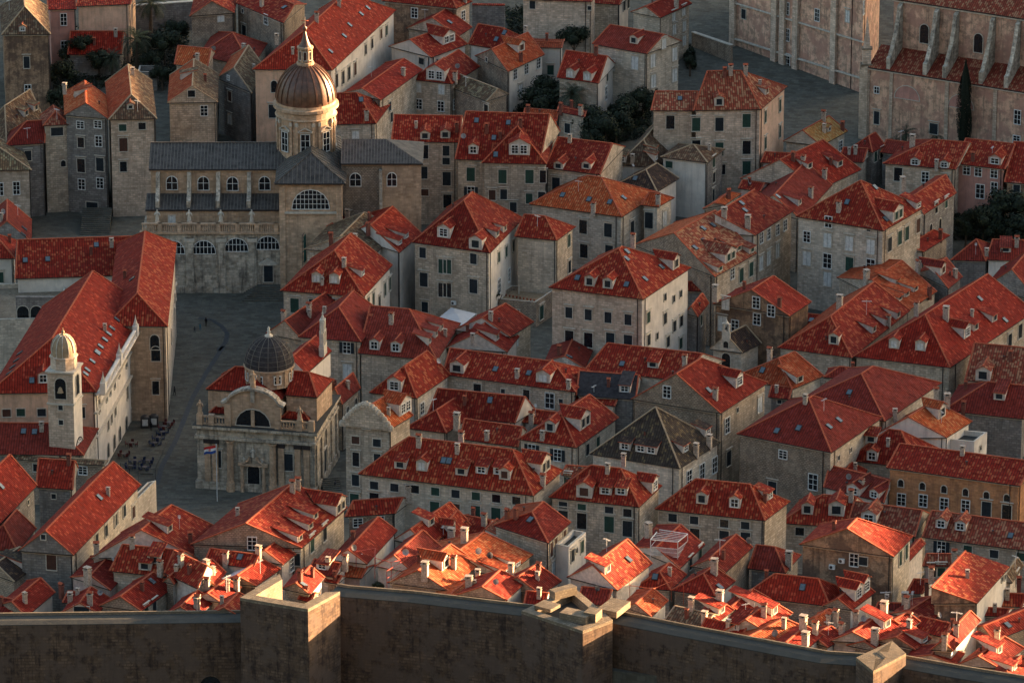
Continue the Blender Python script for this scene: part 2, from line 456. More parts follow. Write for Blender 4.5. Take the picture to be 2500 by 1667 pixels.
def misc_mesh(kind):
    if kind in CACHE: return CACHE[kind]
    b = MB()
    if kind == 'skylight':
        b.box((0, 0, 0), .95, 1.25, .14, 'gutter'); b.box((0, 0, .13), .78, 1.06, .035, 'sky_glass')
    if kind == 'dish':
        b.box((0, 0, -.2), .07, .07, 1.0, 'iron')
        pr = [(0, 0), (.25, .03), (.42, .1), (.52, .17)]
        t = MB().lathe((0, 0, 0), pr, 'dish', 14)
        Mt = Matrix.Translation((0, -.15, .9)) @ Matrix.Rotation(R(65), 4, 'X')
        for pts, m in t.f: b.poly([Mt@p for p in pts], m); b.poly([Mt@p for p in pts][::-1], m)
        b.bar((0, -.15, .9), (0, -.6, 1.0), .04, .04, 'iron')
    if kind == 'antenna':
        b.box((0, 0, -.2), .06, .06, 3.0, 'white_metal'); b.bar((-.9, 0, 2.5), (.9, 0, 2.6), .05, .05, 'white_metal')
        for k in range(9): b.bar((-.8+.2*k, -.28, 2.53), (-.8+.2*k, .28, 2.53), .03, .03, 'white_metal')
    if kind == 'vent':
        b.box((0, 0, -.3), .28, .28, .85, 'chimney_red'); b.box((0, 0, .55), .42, .42, .07, 'gutter')
    if kind == 'ac_unit':
        b.box((0, -.2, -.35), .95, .4, .7, 'frame_white'); b.lathe((0, 0, 0), [(0, 0), (.0001, 0)], 'iron', 8)
        n = 12
        b.poly([(-.12+.25*math.cos(2*math.pi*i/n), -.405, .25*math.sin(2*math.pi*i/n)) for i in range(n)], 'iron')
    CACHE[kind] = b.mesh(kind); return CACHE[kind]

# ------------------------------------------------------------------ houses
HOUSES = []
LAST = None
def house(label, tile, abc, ry, h, roof='0', rm='t_red', wm='stone', items='', name='house', cat='house', join=False, ext=None, group=None, base=False, flatmat='walk', dz=0.0):
    global LAST
    P3 = [tuple(float(v) for v in q.split(',')) for q in abc.split()]
    S = [src(tile, *q) for q in P3]
    if base:
        B = at_h(*S[1], 0); ze = B.z + h
        A = on_z(*S[0], B.z); C = on_z(*S[2], B.z); A.z = B.z = C.z = ze
    else:
        B = at_h(*S[1], h); B = on_z(*S[1], B.z+dz) if dz else B; ze = B.z
        A = on_z(*S[0], ze); C = on_z(*S[2], ze)
    D = A+C-B
    e1 = A-B; e2 = C-B; L1 = e1.length; L2 = e2.length
    zb = min(ground(q.x, q.y) for q in (A, B, C, D))-1.5
    cen = (A+C)/2
    # rise from the ridge pixel
    if roof[0] == 'f': rise = 0
    else:
        m = on_z((S[0][0]+S[2][0])/2, (S[0][1]+S[2][1])/2, ze)
        rx, ryy = src(tile, 0, ry)
        dd = (m-CAM).dot(FWD)
        rise = max(.3, ((S[0][1]+S[2][1])/2-ryy)*KPX*dd/math.cos(PITCH))
    P = lambda s, t, z: B+e1*s+e2*t+Vector((0, 0, z))
    rms = rm.split('/'); rl = 't_'+rms[0] if not rms[0] in MATS else rms[0]; rr = 't_'+rms[-1] if not rms[-1] in MATS else rms[-1]
    if name == 'cottage' and '/' not in wm: wm = {'white': 'rubble/white', 'plaster': 'warm/plaster', 'plaster_pink': 'dirty/plaster'}.get(wm, wm)  # camera-facing cottage walls take a darker finish to paint in their shade
    wms = wm.split('/'); w0 = wms[0]; w1 = wms[-1]
    rdg = 'ridge_old' if rms[-1] in ('old', 'moss') else 'ridge'
    if not join:
        root = thing(name, label, cat, (cen.x, cen.y, zb+1.5), group); LAST = (root, [], [])
    root, polys, wpolys = LAST
    RB = MB(); WB = MB(); lines = []; gables = []
    Z = rise
    if roof[0] == '0' or roof[0] == '1':
        ax = roof[0]; ends = roof[1:]
        La, Lb = (L1, L2) if ax == '0' else (L2, L1)   # along ridge, across
        f = min(.5, (Lb/2)/La)
        # parametrise: a along the ridge, b across
        if ax == '0': Q = lambda a, b, z: P(a, b, z)
        else: Q = lambda a, b, z: P(b, a, z)
        # end 0 : a=0 ; end 1 : a=1
        h0 = ('b' in ends); h1 = ('a' in ends) if ax == '0' else ('c' in ends)
        r0 = f if h0 else 0; r1 = 1-f if h1 else 1
        R0 = Q(r0, .5, Z); R1 = Q(r1, .5, Z)
        c00, c10, c11, c01 = Q(0, 0, 0), Q(1, 0, 0), Q(1, 1, 0), Q(0, 1, 0)
        side0 = [c00, R0, R1, c10] if abs((R1-R0).length) > .05 else [c00, R0, c10]
        side1 = [c01, c11, R1, R0] if abs((R1-R0).length) > .05 else [c01, c11, R0]
        if ax == '0': pm0 = rr; pm1 = rr; pe0 = rr; pe1 = rl
        else: pm0 = rr; pm1 = rl; pe0 = rr; pe1 = rr
        pl = [(side0, pm0), (side1, pm1)]
        if h0: pl.append(([c00, c01, R0], pe0))
        else: gables.append(([c00, c01, R0], w1 if ax == '0' else w0)); lines += [(c00, R0), (c01, R0)]
        if h1: pl.append(([c10, R1, c11], pe1))
        else: gables.append(([c10, c11, R1], w0)); lines += [(c10, R1), (c11, R1)]
        lines.append((R0, R1))
        if h0: lines += [(c00, R0), (c01, R0)]
        if h1: lines += [(c10, R1), (c11, R1)]
    elif roof[0] == 'S':     # shed, high on the left side
        Z = 2*rise
        c00, c10, c11, c01 = P(0, 0, 0), P(1, 0, Z), P(1, 1, Z), P(0, 1, 0)
        pl = [([c00, c10, c11, c01], rr)]
        gables += [([P(0, 0, 0), P(1, 0, 0), c10], w0), ([P(0, 1, 0), P(1, 1, 0), c11], w0), ([P(1, 0, 0), P(1, 1, 0), c11, c10], w0)]
        lines += [(c10, c11), (c00, c10)]
    else:
        pl = []
    # orient roof polys upward, write them
    def orient(pts, up=True):
        n = (pts[1]-pts[0]).cross(pts[2]-pts[0])
        return pts if (n.z > 0) == up else pts[::-1]
    for pts, m in pl:
        pts = orient(pts); RB.poly(pts, m); polys.append((pts, 'roof'))
    if pl:
        fp = [P(0, 0, 0), P(0, 1, 0), P(1, 1, 0), P(1, 0, 0)]
        if (fp[1]-fp[0]).cross(fp[2]-fp[0]).z < 0: fp = fp[::-1]
        dn = Vector((0, 0, -.16))
        for i in range(4):
            a, b = fp[i], fp[(i+1) % 4]; RB.poly([a+dn, b+dn, b, a], 'gutter')
        RB.poly([q+dn for q in fp][::-1], 'gutter')
        for a, b in lines:
            if (a-b).length > .3: RB.bar(a+Vector((0, 0, -.04)), b+Vector((0, 0, -.04)), .27, .15, rdg)
    # walls
    def inset(s, t, o1, o2): return P(s+(o1/L1 if s < .5 else -o1/L1), t+(o2/L2 if t < .5 else -o2/L2), 0)
    io1 = .42; io2 = .42
    if roof[0] in 'f': io1 = io2 = 0
    ft = [inset(0, 0, io1, io2), inset(0, 1, io1, io2), inset(1, 1, io1, io2), inset(1, 0, io1, io2)]   # B C D A
    ccw = (ft[1]-ft[0]).cross(ft[2]-ft[0]).z > 0
    mats4 = [w1, w0, w1, w0]     # B-C, C-D, D-A, A-B
    for i in range(4):
        a, b = ft[i], ft[(i+1) % 4]
        pts = [Vector((a.x, a.y, zb)), Vector((b.x, b.y, zb)), Vector((b.x, b.y, ze-.03)), Vector((a.x, a.y, ze-.03))]
        WB.poly(pts if ccw else pts[::-1], mats4[i])
    # cornice
    cs = [inset(0, 0, io1-.1, io2-.1), inset(0, 1, io1-.1, io2-.1), inset(1, 1, io1-.1, io2-.1), inset(1, 0, io1-.1, io2-.1)]
    if not ccw: cs = cs[::-1]
    if pl: WB.prism([(q.x, q.y) for q in cs], ze-.42, ze-.165, w0 if w0 in ('white', 'pale', 'warm') else 'frame')
    for pts, m in gables: WB.poly(pts, m)
    if pl and not join and h >= 9:
        DP = MB(); k = random.uniform(.03, .1)
        for (s_, t_) in ((k, 0), (0, k)):
            q = inset(s_, t_, io1, io2) if False else P(s_ if s_ else io1/L1-.12/L1, t_ if t_ else io2/L2-.12/L2, 0)
            DP.box((q.x, q.y, zb), .13, .13, ze-.2-zb, 'gutter')
        DP.obj('drainpipe', root)
    if roof[0] == 'f':
        fp = [(q.x, q.y) for q in (ft if ccw else ft[::-1])]
        WB.poly([Vector((x, y, ze-.9)) for x, y in fp], flatmat)
        ins = [inset(0, 0, .35, .35), inset(0, 1, .35, .35), inset(1, 1, .35, .35), inset(1, 0, .35, .35)]
        if not ccw: ins = ins[::-1]
        fq = ft if ccw else ft[::-1]
        for i in range(4):
            j = (i+1) % 4
            WB.poly([fq[i], fq[j], ins[j], ins[i]], 'frame')
            dd = Vector((0, 0, -.9)); WB.poly([ins[i], ins[j], ins[j]+dd, ins[i]+dd], w0)
        polys.append((orient([Vector((x, y, ze-.9)) for x, y in fp]), 'roof'))
    WB.obj('wall', root)
    if pl: ro = RB.obj('roof', root)
    else: ro = root
    LASTR = ro
    # hit polys for windows
    up = Vector((0, 0, max(Z, 0)+.2)); zlow = Vector((0, 0, 6))
    iB, iC, iD, iA = ft
    for a, b in ((iA, iB), (iB, iC)):
        pts = [Vector((a.x, a.y, zb)), Vector((b.x, b.y, zb)), Vector((b.x, b.y, ze)), Vector((a.x, a.y, ze))]
        wpolys.append((pts, 'wall'))
    for pts, m in gables: wpolys.append((pts, 'gable'))
    HOUSES.append((label, A, B, C, D, ze, root))
    ang = math.atan2(e1.y, e1.x)
    dk = 'plaster' if w0 not in ('pink', 'peach', 'ochre') else 'plaster_pink'
    for it in items.split(';'):
        it = it.strip()
        if not it: continue
        k, co = it.split(':'); v = [float(q) for q in co.replace(' ', ',').split(',') if q]
        pts = []
        if len(v) == 2: pts = [(v[0], v[1])]
        elif len(v) in (5, 7):
            n = int(v[4]); nr = int(v[5]) if len(v) == 7 else 1; dy = v[6] if len(v) == 7 else 0
            for r_ in range(nr):
                for i in range(n):
                    fr = i/max(1, n-1); pts.append((v[0]+(v[2]-v[0])*fr, v[1]+(v[3]-v[1])*fr+r_*dy))
        else:
            pts = [(v[i], v[i+1]) for i in range(0, len(v)-1, 2)]
        for (x, y) in pts:
            px, py = src(tile, x, y)
            if k[0] in 'dDeEo':
                hh = hit(px, py, polys)
                if not hh: print('MISS', label[:30], k, x, y); continue
                wk = k[1] if len(k) > 1 else 'w'
                dormer(root, hh[1], hh[2], k[0], rr, dk, wk)
            elif k[0] in 'cCkBy' and not (len(k) > 1):
                hh = hit(px, py, polys)
                if not hh:
                    q = on_z(px, py, ze+.75*Z-.3)
                    if (Vector((q.x, q.y, 0))-Vector((cen.x, cen.y, 0))).length > .62*max(L1, L2)+1: print('MISS', label[:30], k, x, y); continue
                    hh = (0, q)
                link('chimney', chim_mesh(k[0]), ro, Matrix.Translation(hh[1]) @ Matrix.Rotation(ang, 4, 'Z'))
            elif k == 's_':
                hh = hit(px, py, polys)
                if not hh: print('MISS', label[:30], k, x, y); continue
                n = hh[2]; zax = n; hz = Vector((n.x, n.y, 0))
                yax = -hz.normalized() if hz.length > .01 else Vector((0, 1, 0)); yax = (yax-n*yax.dot(n)).normalized(); xax = yax.cross(zax)
                M = Matrix((xax, yax, zax)).transposed().to_4x4(); M.translation = hh[1]
                link('skylight', misc_mesh('skylight'), ro, M)
            elif k in ('ts', 'ta'):
                hh = hit(px, py, polys)
                if not hh: print('MISS', label[:30], k, x, y); continue
                link('satellite_dish' if k == 'ts' else 'antenna', misc_mesh('dish' if k == 'ts' else 'antenna'), root, Matrix.Translation(hh[1]) @ Matrix.Rotation(R(random.uniform(-30, 60)), 4, 'Z'))
            else:
                hh = hit(px, py, wpolys)
                if not hh: print('MISS', label[:30], k, x, y); continue
                n = hh[2]; n = Vector((n.x, n.y, 0)).normalized()
                if k == 'ac':
                    link('ac_unit', misc_mesh('ac_unit'), root, Matrix.Translation(hh[1]) @ Matrix.Rotation(math.atan2(n.y, n.x)+math.pi/2, 4, 'Z'))
                else:
                    kind = k[0] if k[0] != 'x' else 'w'; kind = {'a': 'A'}.get(kind, kind)
                    sz = k[1] if len(k) > 1 else 'm'
                    put_window(root, hh[1], n, kind, sz, name='door' if sz == 'd' else 'window')
    if pl and not join:
        rc = random.Random(label); cand = []
        nk = 1
        for pts, _ in polys:
            nn = (pts[1]-pts[0]).cross(pts[2]-pts[0]).normalized()
            if nn.z < 0: nn = -nn
            if nn.dot(CAM-pts[0]) > 0: cand.append((pts, nn))
        for k in range(nk if cand else 0):
            pts, nn = cand[rc.randrange(len(cand))]; wts = [rc.uniform(.2, 1) for _ in pts]; sw = sum(wts); q = sum((p_*w_ for p_, w_ in zip(pts, wts)), Vector((0, 0, 0)))/sw
            kind = rc.choice(['vent', 'vent', 'k', 'c', 'antenna', 'vent'] if name != 'cottage' else ['k', 'c', 'antenna', 'vent', 'y', 'dish'])
            if kind == 'antenna': link('antenna', misc_mesh('antenna'), root, Matrix.Translation(q) @ Matrix.Rotation(rc.uniform(0, 3), 4, 'Z') @ Matrix.Scale(.8, 4))
            elif kind == 'dish': link('satellite_dish', misc_mesh('dish'), root, Matrix.Translation(q) @ Matrix.Rotation(R(rc.uniform(-30, 60)), 4, 'Z') @ Matrix.Scale(.9, 4))
            elif kind == 'vent': link('vent_pipe', misc_mesh('vent'), ro, Matrix.Translation(q))
            else: link('chimney', chim_mesh(kind), ro, Matrix.Translation(q) @ Matrix.Rotation(ang, 4, 'Z') @ Matrix.Scale(.8, 4))
    return root
H = house
# ---- far rows, top of the picture
H("tall weathered tower house with a blind balcony, left of the palm garden", '00', '15,318 462,315 435,60', 0, 17, '1bc', 'old', 'dirty', 'wt:243,570;Wt:255,830;oW:205,290')
H('pink plastered house with one white window, beside the weathered tower house', '00', '440,90 695,85 660,-120', -60, 13, '0', 'plain', 'pink', 'Wt:580,180;Wt:585,430')
H('cream gabled house standing above the grey garden wall', '00', '695,60 1190,40 1250,-120', -70, 13, '0', 'red', 'peach')
H('low red roofed outbuilding between the palms and a pink house', '00', '618,500 1105,500 1160,370', 290, 5, '0', 'plain', 'grey', 'c:1055,330')
H('narrow turret house with a small hipped tile roof, beside scaffolding', '00', '392,1148 640,1135 612,1040', 1010, 18, '1b', 'worn', 'stone', 'ww:520,1200;Ah:577,1490')
H('gabled stone house with bright orange roof, left of the tall hipped stone house', '00', '585,1050 988,1085 975,880', 840, 20, '1', 'orange', 'grey', 'Wq:733,1140;Wq:893,1135;wm:738,1300;Wm:900,1288;wl:740,1510;wl:912,1500;Wm:745,1680;Wm:912,1670;ww:840,1880;D:680,880;c:590,830')
H('tall stone house with half orange half brown hipped roof, left of the cathedral nave', '00', '990,1092 1430,1082 1388,740', 760, 20, '1b', 'orange/old', 'warm', 'wq:1118,1165;wq:1295,1150;wl:1125,1320;wm:1125,1520;o:1190,1000;c:1210,690')
H('dark red roofed house with scaffolding across its front', '00', '48,1330 408,1306 440,1180', 1110, 15, '0a', 'dark', 'grey', 'wm:255,1420')
H('brown and red roofed house with two dormers, under the weathered tower house', '00', '-180,1180 60,1312 400,1085', 930, 14, '1b', 'plain/old', 'grey', 'D:330,1010;D:240,1060')
H('warm stone corner house with brown hip roof, at the left edge beside the nave', '00', '-250,1555 288,1550 215,1370', 1330, 14, '1b', 'old', 'warm', 'Wt:150,1715;Wt:0,1725')
H('rubble gabled house with split orange and brown roof, behind the nave', '00', '1525,940 1985,932 1998,680', 665, 14, '1', 'orange/old', 'stone', 'wq:1745,855;Wm:1860,1010;D:1650,720')
H('small orange roofed house peeping over the rubble gable', '00', '1590,590 1890,620 1960,480', 435, 12, '0', 'orange', 'stone', 'c:1800,560')
H('small grey flat roofed hut beneath the palm trees', '00', '1255,655 1430,658 1445,600', 600, 4, 'f', 'red', 'grey', name='garden_hut', cat='hut')
H('pinkish rubble house at the top, left of the stone house with dark windows', '10', '-140,150 270,120 300,-20', -55, 12, '1', 'red', 'rubble', 'vm:145,155')
H('stone house with dark windows and red roof, left of the big palace roof', '10', '285,30 715,212 925,40', -45, 13, '0', 'red', 'rubble', 'ws:345,100;Wm:560,180;wl:360,290;D:760,150;s_:725,70;C:520,60')
H('wide dull red hipped roof house with two chimneys, behind the grey gabled house', '10', '-60,505 430,620 570,400', 300, 9, '0ab', 'dark', 'stone', 'c:355,470;C:170,560;ts:85,480')
H('grey stone gabled house with two tall windows, between the nave roof and the palace', '10', '110,715 430,850 560,640', 520, 12, '1', 'orange/old', 'grey', 'Ws:217,710;wm:230,880;vm:230,1085')
H('large palace with a long red hipped roof, behind the cathedral dome', '10', '435,634 1165,640 1745,95', 117, 17, '1bc', 'plain', 'peach/white', 'At:632,790;wl:620,1015;wl:1200,740 1258,710 1312,670 1368,630;wm:1465,455 1523,400 1605,310 1655,280;C:1020,200;c:655,380;s_:1485,75,1425,130,1320,230,1270,330,1145,470,790,240,930,95;c:1225,60', name='palace', cat='palace')
H('low house with red pyramid roof tucked behind the right side of the drum', '10', '1080,1140 1565,1126 1690,960', 850, 10, '0b', 'red', 'stone', 'vm:1375,1240;C:1475,1090;s_:1425,910')
H('long narrow red roofed house with a ridge running away behind the dome', '10', '1260,845 1607,914 1985,640', 672, 12, '1', 'plain', 'stone', 'wm:1685,975;wm:1700,1070;c:1810,690')
H('brown walled house with white windows and red hip roof at the top edge', '20', '-250,10 428,80 572,15', -70, 13, '0b', 'red', 'dirty/warm', 'Wm:45,120;Wm:487,145;c:505,20')
H('plain red roofed house with one skylight, left of the white attic house', '20', '-30,262 445,335 570,252', 125, 10, '1', 'plain', 'stone', 's_:365,205')
H('red roofed house with a chimney and white end, behind the orange roofed rubble house', '20', '535,405 930,470 1110,375', 255, 9, '0b', 'red', 'white', 's_:865,300,790,360;c:1060,310')
H('white plastered house with a two window attic dormer', '20', '-190,425 198,525 530,405', 305, 10, '1', 'red', 'white', 'wq:110,560;EW:360,395;ws:-100,560')
H('bare stone house with a broad white windowed dormer over its left bay', '20', '0,724 388,768 640,610', 535, 9, '1b', 'red', 'stone', 'EW:235,735;vm:78,795;vm:290,815;Wm:85,950,285,970;Wm:410,950,525,960;C:415,740;ts:440,640')
H('low house with mossy brown roof, between the rubble gable and the bare stone house', '20', '352,790 702,925 905,860', 745, 8, '0', 'old', 'rubble', 'D:800,880;wm:700,1000')
H('rubble gabled house with bright orange roof and white shuttered side', '20', '598,512 900,655 1228,500', 375, 10, '1', 'orange', 'rubble/white', 'Wm:960,680,1063,630,1173,580;ws:703,545;ek:1020,470;k:1015,560;vl:1010,830')
H('windowless white house end wall beside the dark garden trees', '20', '1105,432 1388,440 1412,360', 385, 9, '0', 'orange', 'white', 'wm:1285,640')
H('brown walled building at the top edge above the chapel', '20', '1015,-5 1658,18 1710,-60', -60, 13, '0', 'red', 'warm', 'wt:1120,30;ws:1640,75')
H('house with deep red roof and two white dormers, above the palm crown', '20', '1345,708 1722,762 1880,590', 490, 10, '0', 'plain', 'stone/white', 'dv:1465,712,1620,738;wt:1800,690;k:1700,500;Wl:1790,850')
H('small stone outbuilding with a plain doorway beside the dark hedge', '20', '1345,1018 1595,1068 1620,1005', 1000, 7, '0', 'red', 'stone', 'wm:1440,1170;C:1560,1050;k:1380,1020')
H('pale plaster shed with tile coping, behind the speckled roofs', '20', '1040,1050 1345,1075 1365,1015', 1000, 6, '0', 'orange', 'plaster_pink', 'k:1080,1040', name='shed', cat='shed')
H('stone terraced house with four shuttered storeys, next to the cathedral right arm', '20', '-165,1288 452,1300 500,1105', 1055, 17, '0', 'red', 'stone', 'wl:133,1385;wm:333,1375;wq:333,1470;wt:135,1575;wl:338,1630;wq:140,1755;wl:345,1835;d:140,1272,325,1262;k:430,1200')
H('wide terraced house with a front gabled roof wing and many skylights', '20', '415,1452 1185,1480 1370,1200', 1035, 17, '0', 'red', 'stone', 's_:610,1100,900,1120,768,1258;dW:580,1405;k:703,1210;wl:558,1590;Sm:560,1750;D:1290,1160;ts:490,1280')
H('', '20', '660,1484 1250,1498 1310,1290', 1140, 17, '1b', 'red', 'stone', 's_:785,1410;EW:1000,1415;k:1010,1160;wl:847,1610;wl:1093,1610;wt:1215,1610;wm:753,1778,858,1772;wm:1090,1810;wm:945,1890;wq:1205,1780', join=True)
H('speckled roof house with two narrow dormers, left of the mossy brown roofs', '20', '1235,1532 1735,1592 1965,1340', 1283, 15, '0', 'red', 'stone', 'd:1355,1540,1610,1540;c:1460,1300;wl:1335,1680;wm:1560,1700')
# ---- tile 3,0
H('small white and stone house at the top edge beside a dark garden', '30', '-200,30 45,45 150,-30', -50, 9, '0', 'red', 'stone/white', 'wm:88,55,125,35')
H('rough stone house with two chimneys and pale shutters, above the dark red roofed house', '30', '150,110 420,165 705,35', 0, 12, '1', 'plain', 'stone', 'vm:545,270,635,240;vm:540,150,630,100;C:365,140,565,70;vm:635,370')
H('cream stone house with deep red roof and white shutters on its gable', '30', '-200,402 293,492 612,378', 273, 13, '0', 'dark', 'pale', 'vl:187,575;vl:350,555,548,495;vl:355,740,548,685;vm:450,400;d:175,400;vm:-20,600')
H('grand stone mansion with a steep tiled roof and chimneys, beside the empty square', '30', '720,1008 1337,998 1575,790', 650, 18, '0b', 'worn', 'warm/peach', 'wl:745,1135,957,1135;wl:1205,1100;wl:745,1340,957,1360;wl:1205,1345;wl:1205,1530;wm:980,1545;gt:1375,1065,1507,965;gt:1375,1305,1507,1200;d:955,968;Dk:1390,860;k:1005,700;C:1060,680;C:1195,680', name='mansion', cat='mansion')
H('', '30', '335,1008 722,1010 800,860', 835, 18, '0', 'worn', 'warm', 'wl:510,1115;s_:597,900', join=True)
H('house under a sagging mossy brown roof with dormers, in front of the grand mansion', '30', '30,1502 402,1532 655,1225', 1180, 10, '1b', 'old', 'white', 'DW:60,1480;DW:380,1460;D:380,1400;c:165,1480')
H('white walled house with brown hipped roof, projecting from the mossy roofs', '30', '420,1432 850,1484 1010,1360', 1320, 12, '0ab', 'old', 'white/grey', 'wq:500,1500;gm:903,1480;wm:905,1620;wt:900,1780')
H('old brown hip roof house with one dark skylight, behind the long orange roof', '31', '-20,130 390,180 590,60', -20, 10, '1b', 'moss', 'white', 's_:190,60')
H('small stone house with a yellow ochre tile roof near the empty square', '30', '1540,1290 1885,1330 2125,1198', 1125, 8, '1', 'yellow', 'pale', 'C:1907,1100;k:2080,1190;o:1960,1200;Wm:2060,1330', name='cottage')
H('pink walled lean-to with red roof below the grand mansion', '30', '1335,1482 1562,1492 1640,1400', 1392, 8, '0', 'red', 'plaster_pink', 'c:1440,1500')
H('broad plain red roofed house with a long ridge, right of the twin chimney house', '31', '1150,60 1860,165 2250,-20', -200, 10, '1', 'plain', 'stone', 'D:1780,-28;D:2057,-48;C:1720,-60;C:1915,60;k:1630,-100')
# ---- tile 4,0
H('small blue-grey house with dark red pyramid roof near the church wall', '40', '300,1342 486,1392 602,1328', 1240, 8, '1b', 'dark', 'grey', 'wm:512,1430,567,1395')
H('dark red roofed house squeezed behind the pyramid roof', '40', '180,1470 400,1480 480,1400', 1350, 7, '0', 'dark', 'pale', 'k:110,1380;c:330,1400')
H('dull red annex roof between the pyramid roof and palms', '40', '560,1390 800,1420 900,1300', 1290, 7, '0', 'dark', 'grey')
H('long house with two dormers and a tall white chimney, below the church wall', '40', '580,1490 1242,1545 1480,1330', 1275, 11, '0a', 'red', 'warm', 'dW:872,1505;dW:1138,1530;B:848,1340;c:1070,1530;Wm:967,1615;wm:1152,1645;wl:720,1590')
H('pink fronted house with white windows under striped red tiles', '40', '1242,1492 1692,1545 1870,1330', 1290, 11, '0', 'red', 'pink', 'Wm:1345,1545,1450,1560,1595,1575;eW:1600,1500;k:1400,1470;Wl:1467,1745;Wt:1595,1720')
H('red roofed house cut by the right picture edge above the dark trees', '40', '1690,1660 2050,1690 2200,1400', 1310, 9, '0', 'red', 'dirty', 'wm:1800,1730')
# ---- tile 0,1 left side
H('long low courtyard building with bright speckled roof and three skylights, behind the town hall', '01', '140,972 1180,938 1215,655', 605, 14, '0', 'red', 'white', 's_:230,805,435,795,878,665;c:1018,680', name='palace_wing', cat='palace')
H('red roofed house with white gable at the left edge above the courtyard', '01', '-250,790 135,788 150,620', 560, 14, '0b', 'plain', 'white', 'wm:0,960')
H('dark red roofed house with two rooftop skylights, left of the stair street', '01', '-150,620 290,640 290,440', 350, 10, '1', 'dark', 'grey', 's_:220,515,210,570;ts:20,400;c:10,450')
H('palace with tall gothic windows and bright red hipped roof, facing the square', '01', '960,1402 1530,1407 1612,650', 826, 18, '1bc', 'plain/red', 'church_warm/pale', 's_:1205,975;Al:1410,1550;Al:1420,1655;wt:1420,1965;wt:1585,1300,1600,1100;wt:1560,1500;wt:1590,1180', name='palace', cat='palace')
H('flat roofed pale courtyard building beside the town hall', '01', '-120,1345 560,1325 600,1000', 1000, 12, 'f', 'red', 'pale', name='courtyard_building', cat='building', flatmat='coping')
H('low dark red roofed building behind the bell tower', '02', '-150,1000 765,1012 900,770', 720, 9, '0b', 'dark', 'grey/pale', 's_:215,795,315,800;c:380,790')
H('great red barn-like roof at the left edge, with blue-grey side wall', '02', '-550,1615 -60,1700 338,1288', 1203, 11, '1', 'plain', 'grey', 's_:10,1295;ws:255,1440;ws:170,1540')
H('small square red roof between two long barn-like roofs', '02', '330,1302 662,1325 712,1130', 1050, 10, '0', 'plain', 'grey', 'k:630,1095;ws:490,1385')
H('low brown walled range with small windows below the bell tower', '02', '110,1045 950,1105 985,1060', 1030, 8, '0', 'old', 'rubble', 'wq:340,1125;Wq:755,1150')
H('long barn-like house with smooth red roof and dark gable, beside the cafe street', '02', '165,1882 672,1922 1283,1285', 1382, 10, '1', 'plain', 'grey/pale', 's_:905,1395;wm:880,1780,965,1700,1050,1605;wm:1130,1520,1215,1530;ws:395,1755;wl:470,1980;wm:1060,1590')
H('terrace range with railings beside the barn-like house', '02', '1010,1590 1090,1570 1422,1238', 1240, 8, 'f', 'red', 'pale', 'Wm:1210,1540', name='terrace_building', cat='building')
# ---- tile 1,1
H('corner house with hipped roof and two blind front dormers, nearest the cathedral steps', '11', '690,1080 1450,1137 1710,850', 700, 13, '1b', 'red', 'pale/white', 'dv:1020,1008,1180,1018;DW:1440,945;wl:820,1215,990,1225,1160,1235;gt:1490,1200,1535,1160,1640,1070,1685,1020;wt:1590,1190,1690,1220;c:1270,860')
H('old brown roofed house wrapped by green scaffold netting, right of the transept', '11', '905,705 1560,745 1780,520', 480, 14, '1', 'old', 'stone/white', 'Dk:1060,660;k:1150,640;c:1370,640;Ew:1620,720;gt:1740,860,1790,830,1830,790')
H('red roofed house with chimneys, touching the right side of the transept', '11', '985,560 1340,600 1460,430', 385, 12, '1', 'plain', 'stone', 'k:1350,420;y:1300,440')
H('long red roofed house with long shed dormers, behind the brown roofed house', '11', '1250,560 1775,735 1975,560', 400, 14, '1', 'plain', 'white', 'k:1490,550;DW:1780,660;DW:1840,600')
H('small speckled roof with white gable behind the shed dormers', '11', '1500,505 1820,522 1870,410', 375, 12, '0', 'red', 'white')
H('house with dark red hip roof and pale shutters, right behind the domed church', '11', '850,1502 1425,1548 1640,1300', 1205, 12, '1b', 'dark', 'stone', 'C:1510,1400;vm:985,1585;Sm:1295,1600;vl:1300,1815;Sl:1530,1830')
H('dark red roofed house with two tall chimneys at the edge of the square', '11', '560,1472 900,1540 1330,1240', 1205, 10, '1', 'dark', 'stone', 'C:720,1360;C:950,1290;D:640,1400')
H('long dark red roofed house with paired white dormers, centre of the lower town', '11', '1400,1650 2120,1718 2330,1380', 1252, 10, '0b', 'dark', 'stone', 'dW:1545,1620,1740,1640;C:1700,1380;D:2050,1560,2110,1500,2160,1440')
# ---- tile 2,1
H('big stone house with tall hipped roof and green side shutters, centre', '21', '22,640 735,738 1040,420', 225, 16, '1bc', 'red', 'stone/white', 'eW:310,600;e:600,705;D:800,590,870,540;c:1000,560,845,640;wm:120,735,583,790;wl:300,860,345,860;wl:583,1040;wl:130,980;wl:300,1075,345,1075;gm:812,775,880,725,945,675;Wl:815,1040;Wt:905,940;ac:405,1190;wm:140,1230')
H('plain walled house with hip roof joined behind the roof terrace', '21', '960,587 1345,624 1512,500', 405, 15, '0b', 'red', 'pale/stone', 'wt:1450,625,1455,865')
H('roof terrace block with potted plants and stone posts', '21', '748,1150 1150,1185 1330,1065', 1065, 5, 'f', 'red', 'rubble', 'wl:1200,1280;ww:945,1290', name='terrace_block', cat='terrace', flatmat='ridge_old')
H('wide pale house with low hipped roof and skylights, behind the white palace', '21', '1090,292 1937,410 2280,190', 45, 12, '0ab', 'orange', 'pale', 'wl:1583,500,1810,530;wl:1590,720,1820,730;wl:2027,510;s_:1395,210,1635,250,1825,275,1952,235;C:1675,370')
H('', '21', '2112,302 2267,318 2412,235', 192, 12, '0b', 'orange', 'pale', 'wd:2182,440;vl:2325,420;C:2265,290', join=True)
